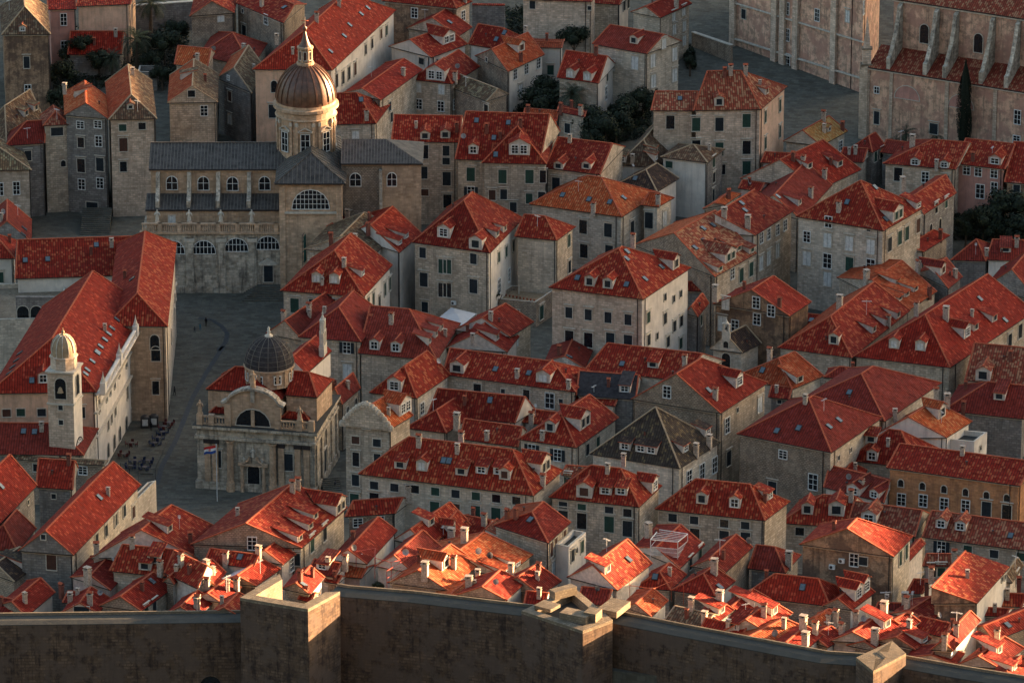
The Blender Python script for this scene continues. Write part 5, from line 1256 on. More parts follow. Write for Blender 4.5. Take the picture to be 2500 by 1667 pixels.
# bell gable of the church
m = MB(); bp_ = on_z(*src('12', 1078, 95), 16.3); eb = ey
for k, (w, z0, z1) in enumerate(((2.6, 0, 2.0), (.5, 2.0, 4.3), (1.9, 4.3, 4.6), (.45, 4.6, 6.3), (1.2, 6.3, 6.6))):
    if w in (.5, .45):
        off = .95 if w == .5 else .55
        for sg in ((-1, 0, 1) if w == .5 else (-1, 1)):
            q = bp_+eb*sg*off; m.box((q.x, q.y, bp_.z+z0), .75, .42, z1-z0, 'frame', math.atan2(eb.y, eb.x)-math.pi/2)
    else: m.box(bp_+Vector((0, 0, z0)), .9, w, z1-z0, 'frame', math.atan2(eb.y, eb.x)-math.pi/2)
m.lathe(bp_+Vector((0, 0, 6.6)), [(.3, 0), (.25, .4), (.08, .8), (.18, 1.0), (.05, 1.3), (0, 1.9)], 'frame', 8)
for sg in (-1, 1): m.lathe(bp_+eb*sg*1.25+Vector((0, 0, 4.3)), [(.22, 0), (.1, .5), (.16, .7), (0, 1.0)], 'frame', 8)
bg_ = part(m, 'bell_gable', ch)
m = MB()
for dv, z in ((-.47, 3.1), (.47, 3.1), (0, 5.3)): m.lathe(bp_+eb*dv+Vector((0, 0, z-.35)), [(.3, 0), (.24, .15), (.17, .45), (.05, .6), (0, .62)], 'iron', 10)
part(m, 'bell', bg_, True)
# flag
fb = on_plane(*src('12', 112, 1362), F(0, -6, 0), ey); zg = ground(fb.x, fb.y)
fl = thing('flagpole', 'white flagpole flying a red, white and blue flag before the church', 'flagpole', (fb.x, fb.y, zg)); m = MB()
tz = on_plane(*src('12', 100, 915), fb, ey).z
m.lathe((fb.x, fb.y, zg-.5), [(.075, 0), (.05, tz-zg+.5), (.1, tz-zg+.55), (0, tz-zg+.7)], 'white_metal', 8); part(m, 'pole', fl)
flat_mat('flag_red', (.55, .03, .03), .8, var=.05); flat_mat('flag_white', (.75, .75, .75), .8, var=.05); flat_mat('flag_blue', (.03, .08, .30), .8, var=.05)
m = MB(); ncol = 10
for k, mt in enumerate(('flag_red', 'flag_white', 'flag_blue')):
    for i in range(ncol):
        def W(i, k): 
            x = i/ncol; return Vector((fb.x-.08-2.0*x, fb.y+.18*math.sin(x*7+k*.5), tz-.15-k*.45-.5*x*x-.1*math.sin(x*6)))
        a, b, c, d = W(i, k), W(i+1, k), W(i+1, k+1), W(i, k+1); m.poly([a, b, c, d], mt)
cx_ = W(5, 1.0)
for i in range(4):
    for j in range(4):
        if (i+j) % 2 == 0: m.box((cx_.x-.16+.1*i, cx_.y-.06, cx_.z-.42+.11*j), .1, .02, .11, 'flag_red')
part(m, 'flag', fl)

# ================================================================= town hall with attic parapet
th = H('long pale town hall with a plain red roof, attic parapet and many roof windows', '01', '-110,2018 880,2003 1330,1215', 1290, 17, '1b', 't_plain', 'peach/white',
  's_:1145,1215,1120,1262,1065,1345,1020,1425,990,1475,955,1528,915,1590,885,1650,840,1725,795,1803,778,1840,890,1640;s_:180,1653,150,1718,115,1778,85,1833,290,1900;dW:395,1925;wq:190,2190,380,2190;wq:60,2195;wm:740,2190;'
  'wt:905,2128,970,2028;wt:1003,1968,1043,1908;wt:1085,1808,1150,1718,1190,1668,1225,1618;At:985,2288,1015,2228,1050,2158;At:1160,2008,1195,1938,1235,1878;Al:985,2535,1040,2460,1090,2385;Al:1150,2290,1200,2205,1240,2135,1275,2070', name='town_hall', cat='town hall')
A_, B_, C_ = HOUSES[-1][1], HOUSES[-1][2], HOUSES[-1][3]; zz_ = HOUSES[-1][5]
d_ = (C_-B_).normalized(); s_ = Vector((d_.y, -d_.x, 0)); s_ = s_ if s_.x > 0 else -s_
m = MB(); m.bar(B_+s_*.6+Vector((0, 0, -.6)), C_+s_*.6+Vector((0, 0, -.6)), 1.6, .35, 'white'); L_ = (C_-B_).length
for i in range(int(L_/1.1)): m.box(B_+s_*1.1+d_*(i*1.1+.5)+Vector((0, 0, -.3)), .28, .28, 1.1, 'white', math.atan2(d_.y, d_.x))
m.bar(B_+s_*1.1+Vector((0, 0, .8)), C_+s_*1.1+Vector((0, 0, .8)), .5, .25, 'white')
for t in (.01, .33, .66, .99): m.box(B_+s_*1.1+d_*L_*t+Vector((0, 0, -.3)), 1.3, .9, 2.0, 'white', math.atan2(d_.y, d_.x)); m.lathe(B_+s_*1.1+d_*L_*t+Vector((0, 0, 1.7)), [(.5, 0), (.3, .5), (.12, 1.2), (0, 2.0)], 'frame', 8)
part(m, 'parapet', th)
m = MB()
for z in (-4.1, -8.6): m.bar(B_-s_*.28+Vector((0, 0, z)), C_-s_*.28+Vector((0, 0, z)), .7, .28, 'frame')
part(m, 'string_course', th)

# ================================================================= clock tower
ct = H('tall square bell tower with an open arched belfry, ribbed domed cap and clock', '02', '428,250 662,262 738,178', 0, 23.5, 'f', 'red', 'warm/white', 'As:0,0' if 0 else 'ws:553,578;ws:557,712', name='bell_tower', cat='tower')
A_, B_, C_ = [HOUSES[-1][i] for i in (1, 2, 3)]; zT = HOUSES[-1][5]; ce = (A_+C_)/2
nF = Vector(((B_-A_).y, -(B_-A_).x, 0)).normalized(); nF = nF if nF.y < 0 else -nF
nR = Vector(((C_-B_).y, -(C_-B_).x, 0)).normalized(); nR = nR if nR.x > 0 else -nR
mF = (A_+B_)/2; mR = (B_+C_)/2; pF = on_plane(*src('02', 552, 405), mF, nF); pR = on_plane(*src('02', 703, 365), mR, nR)
put_window(ct, pF, nF, 'A', wh=(1.9, 3.7), name='belfry_arch', pane='opening'); put_window(ct, pR, nR, 'A', wh=(1.7, 3.7), name='belfry_arch', pane='opening')
m = MB(); bp2 = pF+nF*.25+Vector((0, 0, -.1)); m.lathe(bp2, [(.55, -.5), (.42, -.35), (.32, .2), (.12, .45), (0, .5)], 'ridge_old', 14); part(m, 'bell', ct, True)
w1 = (A_-B_).length
m = MB(); z0 = zT-5.1
for zz2, o in ((zT-5.9, .18), (zT-.15, .3)):
    m = MB()
    ft = [B_, C_, A_+C_-B_, A_]; cc = ce
    pts = [(cc+(q-cc)*(1+2*o/w1)) for q in ft]; pts = pts if (pts[1]-pts[0]).cross(pts[2]-pts[0]).z > 0 else pts[::-1]
    m.prism([(q.x, q.y) for q in pts], zz2, zz2+.28, 'frame'); part(m, 'cornice', ct)
def zC(y): return on_y(*src('02', 575, y), ce.y).z
sC = KPX*(ce-CAM).dot(FWD)/3.734
m = MB(); m.lathe((ce.x, ce.y, 0), [(122*sC, zT-.3), (122*sC, zC(115)), (132*sC, zC(110)), (132*sC, zC(95)), (112*sC, zC(90))], 'warm', 8, a0=R(22.5)+math.atan2(ex.y, ex.x)); part(m, 'drum', ct)
m = MB(); prof = [(113, 92), (114, 60), (108, 10), (92, -35), (62, -70), (30, -84), (8, -90), (6, -95), (16, -105), (14, -120), (3, -128), (3, -150), (0, -152)]
m.lathe((ce.x, ce.y, 0), [(r_*sC, zC(y)) for r_, y in prof], 'ridge_old', 24); dd_ = part(m, 'cap', ct, True)
m = MB()
for i in range(12):
    a = 2*math.pi*i/12; pp = [Vector((ce.x+(r_+1)*sC*math.cos(a), ce.y+(r_+1)*sC*math.sin(a), zC(y))) for r_, y in prof[:6]]
    for u, v in zip(pp, pp[1:]): m.bar(u, v, .14, .1, 'frame')
part(m, 'cap_rib', dd_)
pc = on_plane(*src('02', 722, 940), mR, nR); tt = Vector((-nR.y, nR.x, 0)); m = MB(); r0 = 1.9
cir = lambda r_, off, n=28: [pc+nR*off+tt*(r_*math.cos(2*math.pi*i/n))+Vector((0, 0, r_*math.sin(2*math.pi*i/n))) for i in range(n)]
o_, i_ = cir(r0, .12), cir(r0*.88, .12); ob = cir(r0, 0.0)
m.poly(cir(r0*.9, .05), 'frame_white')
for k in range(28):
    j = (k+1) % 28; m.poly([o_[k], o_[j], i_[j], i_[k]], 'gutter'); m.poly([ob[k], ob[j], o_[j], o_[k]], 'gutter')
for k in range(12):
    a = 2*math.pi*k/12; d2 = tt*math.cos(a)+Vector((0, 0, math.sin(a))); m.bar(pc+nR*.07+d2*r0*.62, pc+nR*.07+d2*r0*.8, .1, .04, 'iron')
for a, L in ((1.2, .5), (4.0, .72)):
    d2 = tt*math.cos(a)+Vector((0, 0, math.sin(a))); m.bar(pc+nR*.09-d2*.2, pc+nR*.09+d2*r0*L, .14, .04, 'iron')
for k in range(8):
    a = 2*math.pi*k/8; d2 = tt*math.cos(a)+Vector((0, 0, math.sin(a))); m.bar(pc+nR*.06, pc+nR*.06+d2*r0*.4, .12, .03, 'iron')
part(m, 'clock_face', ct)

# ================================================================= jesuit college and church
cl = H('huge bare college building with weathered plaster and tall windows, top right', '30', '1050,480 2262,862 2420,560', 400, 30, '0', 'dark', 'jesuit',
  'Wt:1575,80;Wt:1577,320;Wd:1575,560;wm:1180,130;Wt:1850,140;Wl:2272,70;vt:2127,150', name='college', cat='building', base=True)
A_, B_ = HOUSES[-1][1], HOUSES[-1][2]; e_ = (A_-B_).normalized(); nn = Vector((e_.y, -e_.x, 0)); nn = nn if nn.y < 0 else -nn
m = MB()
for x, y in ((1078, 470), (1455, 590), (1650, 650), (1995, 720), (1530, 610)):
    q = on_plane(*src('30', x, y), B_, nn); m.box(Vector((q.x, q.y, 5))+nn*.1, 1.5, .7, 34, 'warm', math.atan2(e_.y, e_.x))
gz = B_.z-30
m.bar(Vector((A_.x, A_.y, gz+3.2))+nn*.05, Vector((B_.x, B_.y, gz+3.2))+nn*.05, .5, .3, 'frame'); m.bar(Vector((A_.x, A_.y, gz+11))+nn*.05, Vector((B_.x, B_.y, gz+11))+nn*.05, .4, .25, 'frame')
part(m, 'pilaster', cl)
# church with buttresses
jc = thing('church', 'large weathered church with curved buttresses and brick filled lunettes, top right', 'church', (100, 110, 8))
O = at_h(*src('40', 388, 598), 15.2); zE = O.z; Pr = on_z(*src('40', 1867, 834), zE); jx = (Pr-O).normalized(); jy = Vector((-jx.y, jx.x, 0)); jy = jy if jy.y > 0 else -jy
J = lambda a, b, z: O+jx*a+jy*b+Vector((0, 0, z))
LJ = (Pr-O).length+22; zg_ = -17
m = MB()
def jbox(m, a0, a1, b0, b1, z0, z1, mat, top=None):
    h = [J(a0, b0, z0), J(a1, b0, z0), J(a1, b1, z0), J(a0, b1, z0)]; h += [q+Vector((0, 0, z1-z0)) for q in h]; m.hexa(h, mat, top)
jbox(m, .6, LJ, 0, 5.6, zg_, -.05, 'jesuit'); jbox(m, 4.2, LJ, 5.5, 20, zg_, 13.2, 'jesuit')
jbox(m, .2, LJ, -.35, .0, -.5, -.05, 'frame'); jbox(m, -.2, 1.6, -.5, 1.6, zg_, .1, 'warm'); jbox(m, .9, 1.9, -.25, 0, zg_, -.5, 'warm')
jbox(m, 6.3, 7.0, -.2, 0, zg_, -.5, 'warm'); jbox(m, 18.5, 19.3, -.2, 0, zg_, -.5, 'warm'); jbox(m, 29, 29.8, -.2, 0, zg_, -.5, 'warm')
jbox(m, 4.0, LJ, 5.2, 5.5, 12.6, 13.2, 'frame')
part(m, 'wall', jc)
m = MB()
m.poly([J(1.6, -.45, 0), J(LJ, -.45, 0), J(LJ, 5.5, 3.2), J(1.6, 5.5, 3.2)], 't_worn'); m.poly([J(1.6, -.45, -.25), J(LJ, -.45, -.25), J(LJ, -.45, 0), J(1.6, -.45, 0)], 'gutter')
part(m, 'aisle_roof', jc)
m = MB(); m.poly([J(3.8, 5.0, 13.2), J(LJ, 5.0, 13.2), J(LJ, 13, 18.2), J(3.8, 13, 18.2)], 't_worn'); m.poly([J(LJ, 21, 13.2), J(3.8, 21, 13.2), J(3.8, 13, 18.2), J(LJ, 13, 18.2)], 't_worn'); m.poly([J(3.8, 5, 12.95), J(LJ, 5, 12.95), J(LJ, 5, 13.2), J(3.8, 5, 13.2)], 'gutter')
m.poly([J(3.9, 21, 13.2), J(3.9, 5, 13.2), J(3.9, 13, 18.1)], 'warm'); part(m, 'nave_roof', jc)
for x, y in ((632, 560), (965, 600), (1143, 640), (1475, 690), (1705, 730), (2040, 800)):
    b = MB(); q = on_plane(*src('40', x, y), O, jy); a = (q-O).dot(jx); th_ = .42
    pr = [(-.2, -.3), (-.2, 2.5), (.5, 2.7), (1.3, 4.0), (2.6, 6.2), (3.6, 8.8), (4.4, 12.0), (5.6, 12.6), (5.6, 0)]
    L0 = [J(a-th_, v, z) for v, z in pr]; L1 = [J(a+th_, v, z) for v, z in pr]
    b.poly(L0[::-1], 'church'); b.poly(L1, 'church')
    for i in range(len(pr)):
        j = (i+1) % len(pr); b.poly([L0[i], L0[j], L1[j], L1[i]], 'church')
    part(b, 'buttress', jc)
nj = -jy
def jwin(x, y, v, kind, wh, name='window'):
    q = on_plane(*src('40', x, y), O+jy*v, jy); return put_window(jc, q, nj, kind, wh=wh, name=name)
jwin(960, 310, 5.45, 'A', (1.9, 3.9)); jwin(1452, 395, 5.45, 'A', (1.9, 3.9)); jwin(525, 822, -.02, 'W', (1.0, 1.3)); jwin(524, 1075, -.02, 'w', (1.2, 2.7))
jwin(1808, 1070, -.02, 'W', (1.3, 2.8)); jwin(1800, 1275, -.02, 'W', (1.4, 1.6)); jwin(1045, 1175, -.02, 'w', (1.8, 2.2), 'door')
for x, y in ((803, 845), (1295, 925)):
    o = jwin(x, y, -.02, 'A', (5.5, 2.75), 'lunette'); o.children[0].data = o.children[0].data.copy(); o.children[0].data.materials[0] = MATS['pink']
m = MB(); q = on_plane(*src('40', 432, 590), O+jy*.5, jy)
m.box((q.x, q.y, zE), 2.4, 1.9, .45, 'coping'); m.box((q.x, q.y, zE+.45), 1.7, 1.4, 3.0, 'warm'); m.box((q.x, q.y, zE+3.45), 2.1, 1.7, .3, 'coping')
m.lathe((q.x, q.y, zE+3.75), [(.95, 0), (.12, 6.2), (0, 6.5)], 'warm', 4, a0=R(45)); part(m, 'obelisk', jc)
# chapel
cp = H('little chapel with a bell gable and mossy roof, beside the grimy ochre house', '31', '870,1612 1165,1648 1342,1560', 1440, 8, '1', 'moss', 'pale', 'Ad:1018,1725;Ah:1017,1572', name='chapel', cat='chapel')
def bellgable(root, base, ang, s=1.0):
    m = MB(); c, sn = math.cos(ang), math.sin(ang); t = Vector((c, sn, 0))
    m.box(base-Vector((0, 0, 1)), 1.5*s, .5*s, 1.7*s, 'frame', ang)
    for sg in (-1, 1): m.box(base+t*sg*.5*s+Vector((0, 0, .7*s)), .35*s, .45*s, 1.4*s, 'frame', ang)
    m.box(base+Vector((0, 0, 2.1*s)), 1.5*s, .5*s, .25*s, 'frame', ang); m.lathe(base+Vector((0, 0, 2.35*s)), [(.5*s, 0), (.2*s, .4*s), (0, .9*s)], 'frame', 8)
    m.lathe(base+Vector((0, 0, 1.2*s)), [(.28*s, 0), (.18*s, .4*s), (0, .55*s)], 'iron', 8)
    part(m, 'bell_gable', root)
h_ = HOUSES[-1]; bellgable(cp, (h_[1]+h_[2])/2+Vector((0, 0, 2.9)), math.atan2((h_[1]-h_[2]).y, (h_[1]-h_[2]).x))
cp = H('dark old chapel with a round window, among the trees at the top', '20', '1230,212 1452,238 1532,180', 105, 6.5, '1', 'moss', 'rubble', 'Ah:1340,203', name='chapel', cat='chapel')
h_ = HOUSES[-1]; bellgable(cp, (h_[1]+h_[2])/2+Vector((0, 0, 2.4)), math.atan2((h_[1]-h_[2]).y, (h_[1]-h_[2]).x), 1.1)
# garden walls
for lab, tl, a, b, h, th in (('long grey garden wall at the top, behind the palms', '00', (850, 85), (1770, 20), 7, .8), ('rough stone garden wall with red coping, beside the bare trees', '20', (570, 50), (868, 55), 7, .8),
                             ('low boundary wall of the square, beside the huge college', '30', (705, 300), (1060, 420), 3, .6)):
    p0 = at_h(*src(tl, *a), h); p1 = on_z(*src(tl, *b), p0.z); g = thing('garden_wall', lab, 'wall', tuple(p0)); m = MB()
    d = (p1-p0).normalized(); s_n = Vector((-d.y, d.x, 0))*th
    lo = Vector((0, 0, -h-3)); m.hexa([p0+lo, p1+lo, p1+s_n+lo, p0+s_n+lo, p0, p1, p1+s_n, p0+s_n], 'grey' if h > 5 else 'rubble'); part(m, 'masonry', g)
    m = MB(); m.bar(p0+s_n/2, p1+s_n/2, th+.3, .2, 't_red' if 'red' in lab else 'frame'); part(m, 'coping', g)
# ================================================================= trees
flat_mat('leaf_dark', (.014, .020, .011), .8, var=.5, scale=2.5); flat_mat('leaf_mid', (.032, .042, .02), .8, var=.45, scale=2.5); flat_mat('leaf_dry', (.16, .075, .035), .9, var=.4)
flat_mat('palm_leaf', (.050, .060, .034), .7, var=.4, scale=2); flat_mat('palm_lit', (.10, .09, .035), .7, var=.4)
def crown_mesh(seed, nleaf=2600, mats=('leaf_dark', 'leaf_mid'), squash=.85):
    rnd = random.Random(seed); m = MB(); lobes = []
    for i in range(11):
        a = rnd.uniform(0, 6.28); el = rnd.uniform(-.3, 1.2); r = rnd.uniform(.35, .68)
        lobes.append((Vector((math.cos(a)*math.cos(el)*r, math.sin(a)*math.cos(el)*r, math.sin(el)*r*squash)), rnd.uniform(.26, .46)))
    for i in range(nleaf):
        c, r = lobes[rnd.randrange(len(lobes))]
        d = Vector((rnd.gauss(0, 1), rnd.gauss(0, 1), rnd.gauss(0, 1))).normalized(); p = c+d*r*rnd.uniform(.55, 1.05)
        t = d.orthogonal().normalized(); t = (Matrix.Rotation(rnd.uniform(0, 6.28), 3, d)@t); b = d.cross(t); tilt = Vector((rnd.uniform(-.5, .5), rnd.uniform(-.5, .5), rnd.uniform(-.5, .5)))
        t = (t+tilt*.6).normalized(); s = rnd.uniform(.045, .085)
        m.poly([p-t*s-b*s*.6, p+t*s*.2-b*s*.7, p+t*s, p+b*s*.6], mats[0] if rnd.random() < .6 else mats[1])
    return m.mesh('tree_crown')
CR = [crown_mesh(i) for i in range(4)]
def trunk_mesh():
    m = MB(); m.lathe((0, 0, 0), [(.09, 0), (.06, .4), (.045, .9)], 'trunk', 8)
    for a in (0, 1.6, 3.1, 4.7): m.bar((0, 0, .55), (.38*math.cos(a), .38*math.sin(a), 1.0), .035, .035, 'trunk')
    return m.mesh('tree_trunk')
TR = trunk_mesh()
def tree(tile, x, y, rpx, h, label, name='tree', flat=.9, mats=None):
    p = at_h(*src(tile, x, y), h); g = ground(p.x, p.y); r = rpx/3.734*KPX*(p-CAM).dot(FWD)
    o = thing(name, label, 'tree' if name == 'tree' else name.replace('_', ' '), (p.x, p.y, g), 'trees and bushes between the houses')
    link('crown', CR[int(x) % 4], o, Matrix.Translation(p) @ Matrix.Rotation(x, 4, 'Z') @ Matrix.Diagonal((r*1.35, r*1.35, r*1.35*flat, 1)))
    k = max(.5, (p.z-g)); link('trunk', TR, o, Matrix.Translation((p.x, p.y, g-.2)) @ Matrix.Diagonal((3.0, 3.0, k, 1)))
T = [('00', 740, 430, 115, 6, 'round dark tree before the low red outbuilding'), ('00', 555, 660, 130, 5, 'dark tree right of the weathered tower house'), ('00', 545, 880, 120, 4, 'shadowed tree filling the gap above the narrow turret house'),
     ('00', 620, 520, 90, 4, 'small dark tree under the pink house'), ('00', 1500, 420, 150, 6, 'dark tree right of the large palm'), ('00', 1600, 300, 120, 6, 'dark tree beside the rough stone house at the top'), ('00', 1400, 560, 110, 4, 'low dark tree above the grey garden hut'),
     ('00', 900, 560, 110, 4, 'dark tree beneath the two palms'), ('00', 1480, 700, 110, 3, 'dark bushy tree left of the rubble gabled house'),
     ('20', 1110, 140, 110, 5, 'round evergreen left of the dark chapel'), ('20', 1500, 370, 140, 5, 'evergreen right below the dark chapel'), ('20', 1190, 250, 90, 4, 'thin grey tree beside the dark chapel'),
     ('20', 1250, 800, 130, 5, 'tree against the white shuttered wall'), ('20', 1150, 900, 130, 4, 'tree below the white shuttered wall'), ('20', 1230, 990, 130, 4, 'tree above the pale plaster shed'), ('20', 1330, 900, 110, 4, 'tree left of the large palm crown'),
     ('20', 1640, 1130, 170, 4, 'broad dark tree right of the small stone outbuilding'), ('20', 1790, 1180, 150, 5, 'dark tree above the sagging mossy roofs'), ('20', 1660, 1280, 110, 4, 'dark tree behind the two narrow dormers'),
     ('30', 90, 1000, 150, 4, 'dark tree left of the grand mansion'), ('30', 260, 930, 130, 4, 'dark tree touching the grand mansion'), ('30', 370, 850, 60, 3, 'small dark tree behind the grand mansion'), ('30', 690, 570, 65, 3, 'small tree at the corner of the empty square'),
     ('30', 20, 1150, 150, 4, 'dark tree above the mossy roof dormers'),
     ('41', 1750, 380, 230, 6, 'largest dark tree at the right edge'), ('41', 1500, 450, 160, 5, 'dark tree left of the largest one'), ('41', 1340, 500, 110, 4, 'dark tree beside the blue-grey street wall'), ('41', 1850, 540, 160, 5, 'dark tree cut by the right edge'), ('41', 1600, 560, 130, 3, 'low dark tree above the dull red hip roof')]
for t in T: tree(*t)
for t in [('03', 430, 600, 90, 4, 'rust coloured climbing bush by the sunlit gabled cottage', 'bush'), ('23', 50, 640, 75, 4, 'small leafy bush on the rampart edge', 'bush'), ('21', 1180, 1010, 35, 5.5, 'leafy potted bush on the roof terrace', 'bush'), ('21', 790, 1110, 40, 6, 'round potted bush at the terrace corner', 'bush'), ('13', 1580, 690, 50, 5, 'low ivy bush along the rampart edge', 'bush')]:
    tree(*t)
# cypress
m = MB(); rnd = random.Random(5)
for i in range(7000):
    z = rnd.random(); a = rnd.uniform(0, 6.28); prof = .5+.5*math.sin(min(1, z*2.2)*1.57) if z < .45 else (1-((z-.45)/.55)**2.2)
    r = prof*(.9+.25*math.sin(a*3+z*9))*rnd.uniform(.7, 1.0); d = Vector((math.cos(a), math.sin(a), .3)).normalized(); p = Vector((r*math.cos(a), r*math.sin(a), z*9)); t = d.orthogonal().normalized(); b = d.cross(t); s = rnd.uniform(.07, .16)
    m.poly([p-t*s, p-b*s*.6, p+t*s+Vector((0, 0, .12)), p+b*s*.6], 'leaf_dark')
cm = m.mesh('cypress_crown'); q = at_h(*src('40', 1310, 1450), 0.5); top = on_y(*src('40', 1340, 560), q.y).z
o = thing('cypress_tree', 'tall narrow cypress against the large weathered church', 'tree', tuple(q)); s = (top-q.z)/9
link('crown', cm, o, Matrix.Translation(q) @ Matrix.Diagonal((1.55, 1.55, s, 1))); mm = MB().lathe(q, [(.3, -1), (.2, 2)], 'trunk', 8); mm.obj('trunk', o)
# palms
def frond_palm(seed, n=70, L=4.2, lit=False):
    rnd = random.Random(seed); m = MB()
    for i in range(n):
        a = rnd.uniform(0, 6.28); el = rnd.uniform(-.5, 1.35); mt = 'palm_lit' if (lit and el > .8) else 'palm_leaf'; l = L*rnd.uniform(.8, 1.05)  # paler upper fronds put the sunlight into the leaf colour
        hd = Vector((math.cos(a), math.sin(a), 0)); pts = []
        p = Vector((0, 0, .1)); e = el
        for k in range(9):
            pts.append(p.copy()); p = p+(hd*math.cos(e)+Vector((0, 0, math.sin(e))))*l/8; e -= .19
        side = hd.cross(Vector((0, 0, 1)))
        for k in range(8):
            a0, b0 = pts[k], pts[k+1]; w = l*.17*math.sin(math.pi*(k+1.2)/9.8)
            for sg in (-1, 1):
                for j in range(3):
                    c = a0.lerp(b0, j/3); d = a0.lerp(b0, (j+.55)/3); tip = c+side*sg*w+(b0-a0)*.9-Vector((0, 0, w*.45)); m.poly([c, d, tip], mt)
    return m.mesh('palm_crown')
PM = [frond_palm(1), frond_palm(2, lit=True), frond_palm(3, n=34)]
for tl, x, y, h, s, k, lab in (('00', 1370, 40, 10, 1.05, 1, 'tall date palm at the top with upper fronds tinted golden as sunlit'), ('00', 1240, 370, 8, 1.0, 1, 'large date palm in the middle of the garden'), ('00', 1020, 540, 5, .8, 0, 'smaller palm in front of the garden hut'),
                              ('20', 1480, 870, 7, 1.05, 0, 'date palm below the two white dormers'), ('40', 790, 1220, 4, .7, 2, 'small palm behind the tall white chimney'), ('40', 1080, 1220, 3.5, .65, 2, 'small palm by the church doorway'), ('40', 700, 1290, 3, .5, 2, 'tiny palm left of the tall white chimney')):
    p = at_h(*src(tl, x, y), h); g = ground(p.x, p.y); o = thing('palm_tree', lab, 'palm', (p.x, p.y, g), 'palm trees')
    link('crown', PM[k], o, Matrix.Translation(p) @ Matrix.Diagonal((s, s, s, 1)))
    MB().lathe((p.x, p.y, 0), [(.42*s, g-.5), (.3*s, p.z-1), (.5*s, p.z-.2), (.2*s, p.z+.2)], 'trunk', 10).obj('trunk', o)
# ================================================================= people
def skin_mat(n, c): flat_mat(n, c, .8, var=.1)
skin_mat('skin', (.35, .19, .12)); skin_mat('cloth_black', (.012, .012, .015)); skin_mat('cloth_blue', (.04, .16, .24)); skin_mat('cloth_grey', (.07, .07, .08)); skin_mat('cloth_red', (.25, .02, .02)); skin_mat('hair', (.02, .012, .01))
def person(p, h, ang, cloth, label):
    s = h/1.75; root = None
    V = [(0, 0, .95), (0, 0, 1.15), (0, 0, 1.38), (0, 0, 1.5), (0, 0, 1.64), (.17, 0, 1.4), (.22, .05, 1.12), (.2, -.12, .88), (-.17, 0, 1.4), (-.22, -.05, 1.12), (-.2, .12, .88),
         (.09, 0, .88), (.1, -.16, .48), (.1, -.12, .06), (.1, -.26, .03), (-.09, 0, .88), (-.1, .12, .48), (-.1, .26, .1), (-.1, .14, .03)]
    E = [(0, 1), (1, 2), (2, 3), (3, 4), (2, 5), (5, 6), (6, 7), (2, 8), (8, 9), (9, 10), (0, 11), (11, 12), (12, 13), (13, 14), (0, 15), (15, 16), (16, 17), (17, 18)]
    Rr = [.15, .14, .15, .06, .105, .065, .045, .035, .065, .045, .035, .09, .06, .045, .04, .09, .06, .045, .04]
    me = bpy.data.meshes.new('person'); me.from_pydata([Vector(v)*s for v in V], E, []); me.materials.append(MATS[cloth])
    o = bpy.data.objects.new('person', me); COL.objects.link(o); o.location = p; o.rotation_euler.z = ang
    md = o.modifiers.new('skin', 'SKIN')
    for i, v in enumerate(me.skin_vertices[0].data): v.radius = (Rr[i]*s, Rr[i]*s); v.use_root = (i == 0)
    sb = o.modifiers.new('sub', 'SUBSURF'); sb.levels = 1; sb.render_levels = 1
    tag(o, label, 'person'); WM[o.name] = Matrix.Translation(p) @ Matrix.Rotation(ang, 4, 'Z')
    hm = MB(); hm.lathe((0, 0, 1.53*s), [(.05*s, 0), (.085*s, .06*s), (.1*s, .14*s), (.085*s, .21*s), (0, .25*s)], 'hair', 10)
    ho = bpy.data.objects.new('hair', hm.mesh('hair', True)); COL.objects.link(ho); ho.parent = o; ho.location = (0, .015*s, 0)
for tl, x, y, h, a, c, lab in (('01', 1775, 1465, 1.25, .4, 'cloth_grey', 'child in grey walking left across the square'), ('01', 1825, 1440, 1.35, .8, 'cloth_blue', 'child in a blue top walking in the square'),
                              ('11', 12, 1408, 1.8, 2.8, 'cloth_black', 'adult in black walking alone across the square'), ('02', 1378, 790, 1.75, .2, 'cloth_black', 'person in dark clothes standing by the town hall arcade'),
                              ('02', 1592, 468, 1.75, 1.2, 'cloth_black', 'person in black beside the palace corner'), ('12', 1190, 1312, 1.6, 1.0, 'cloth_grey', 'person sitting low on the side street steps')):
    person(at_h(*src(tl, x, y), 0.0), h, a, c, lab)
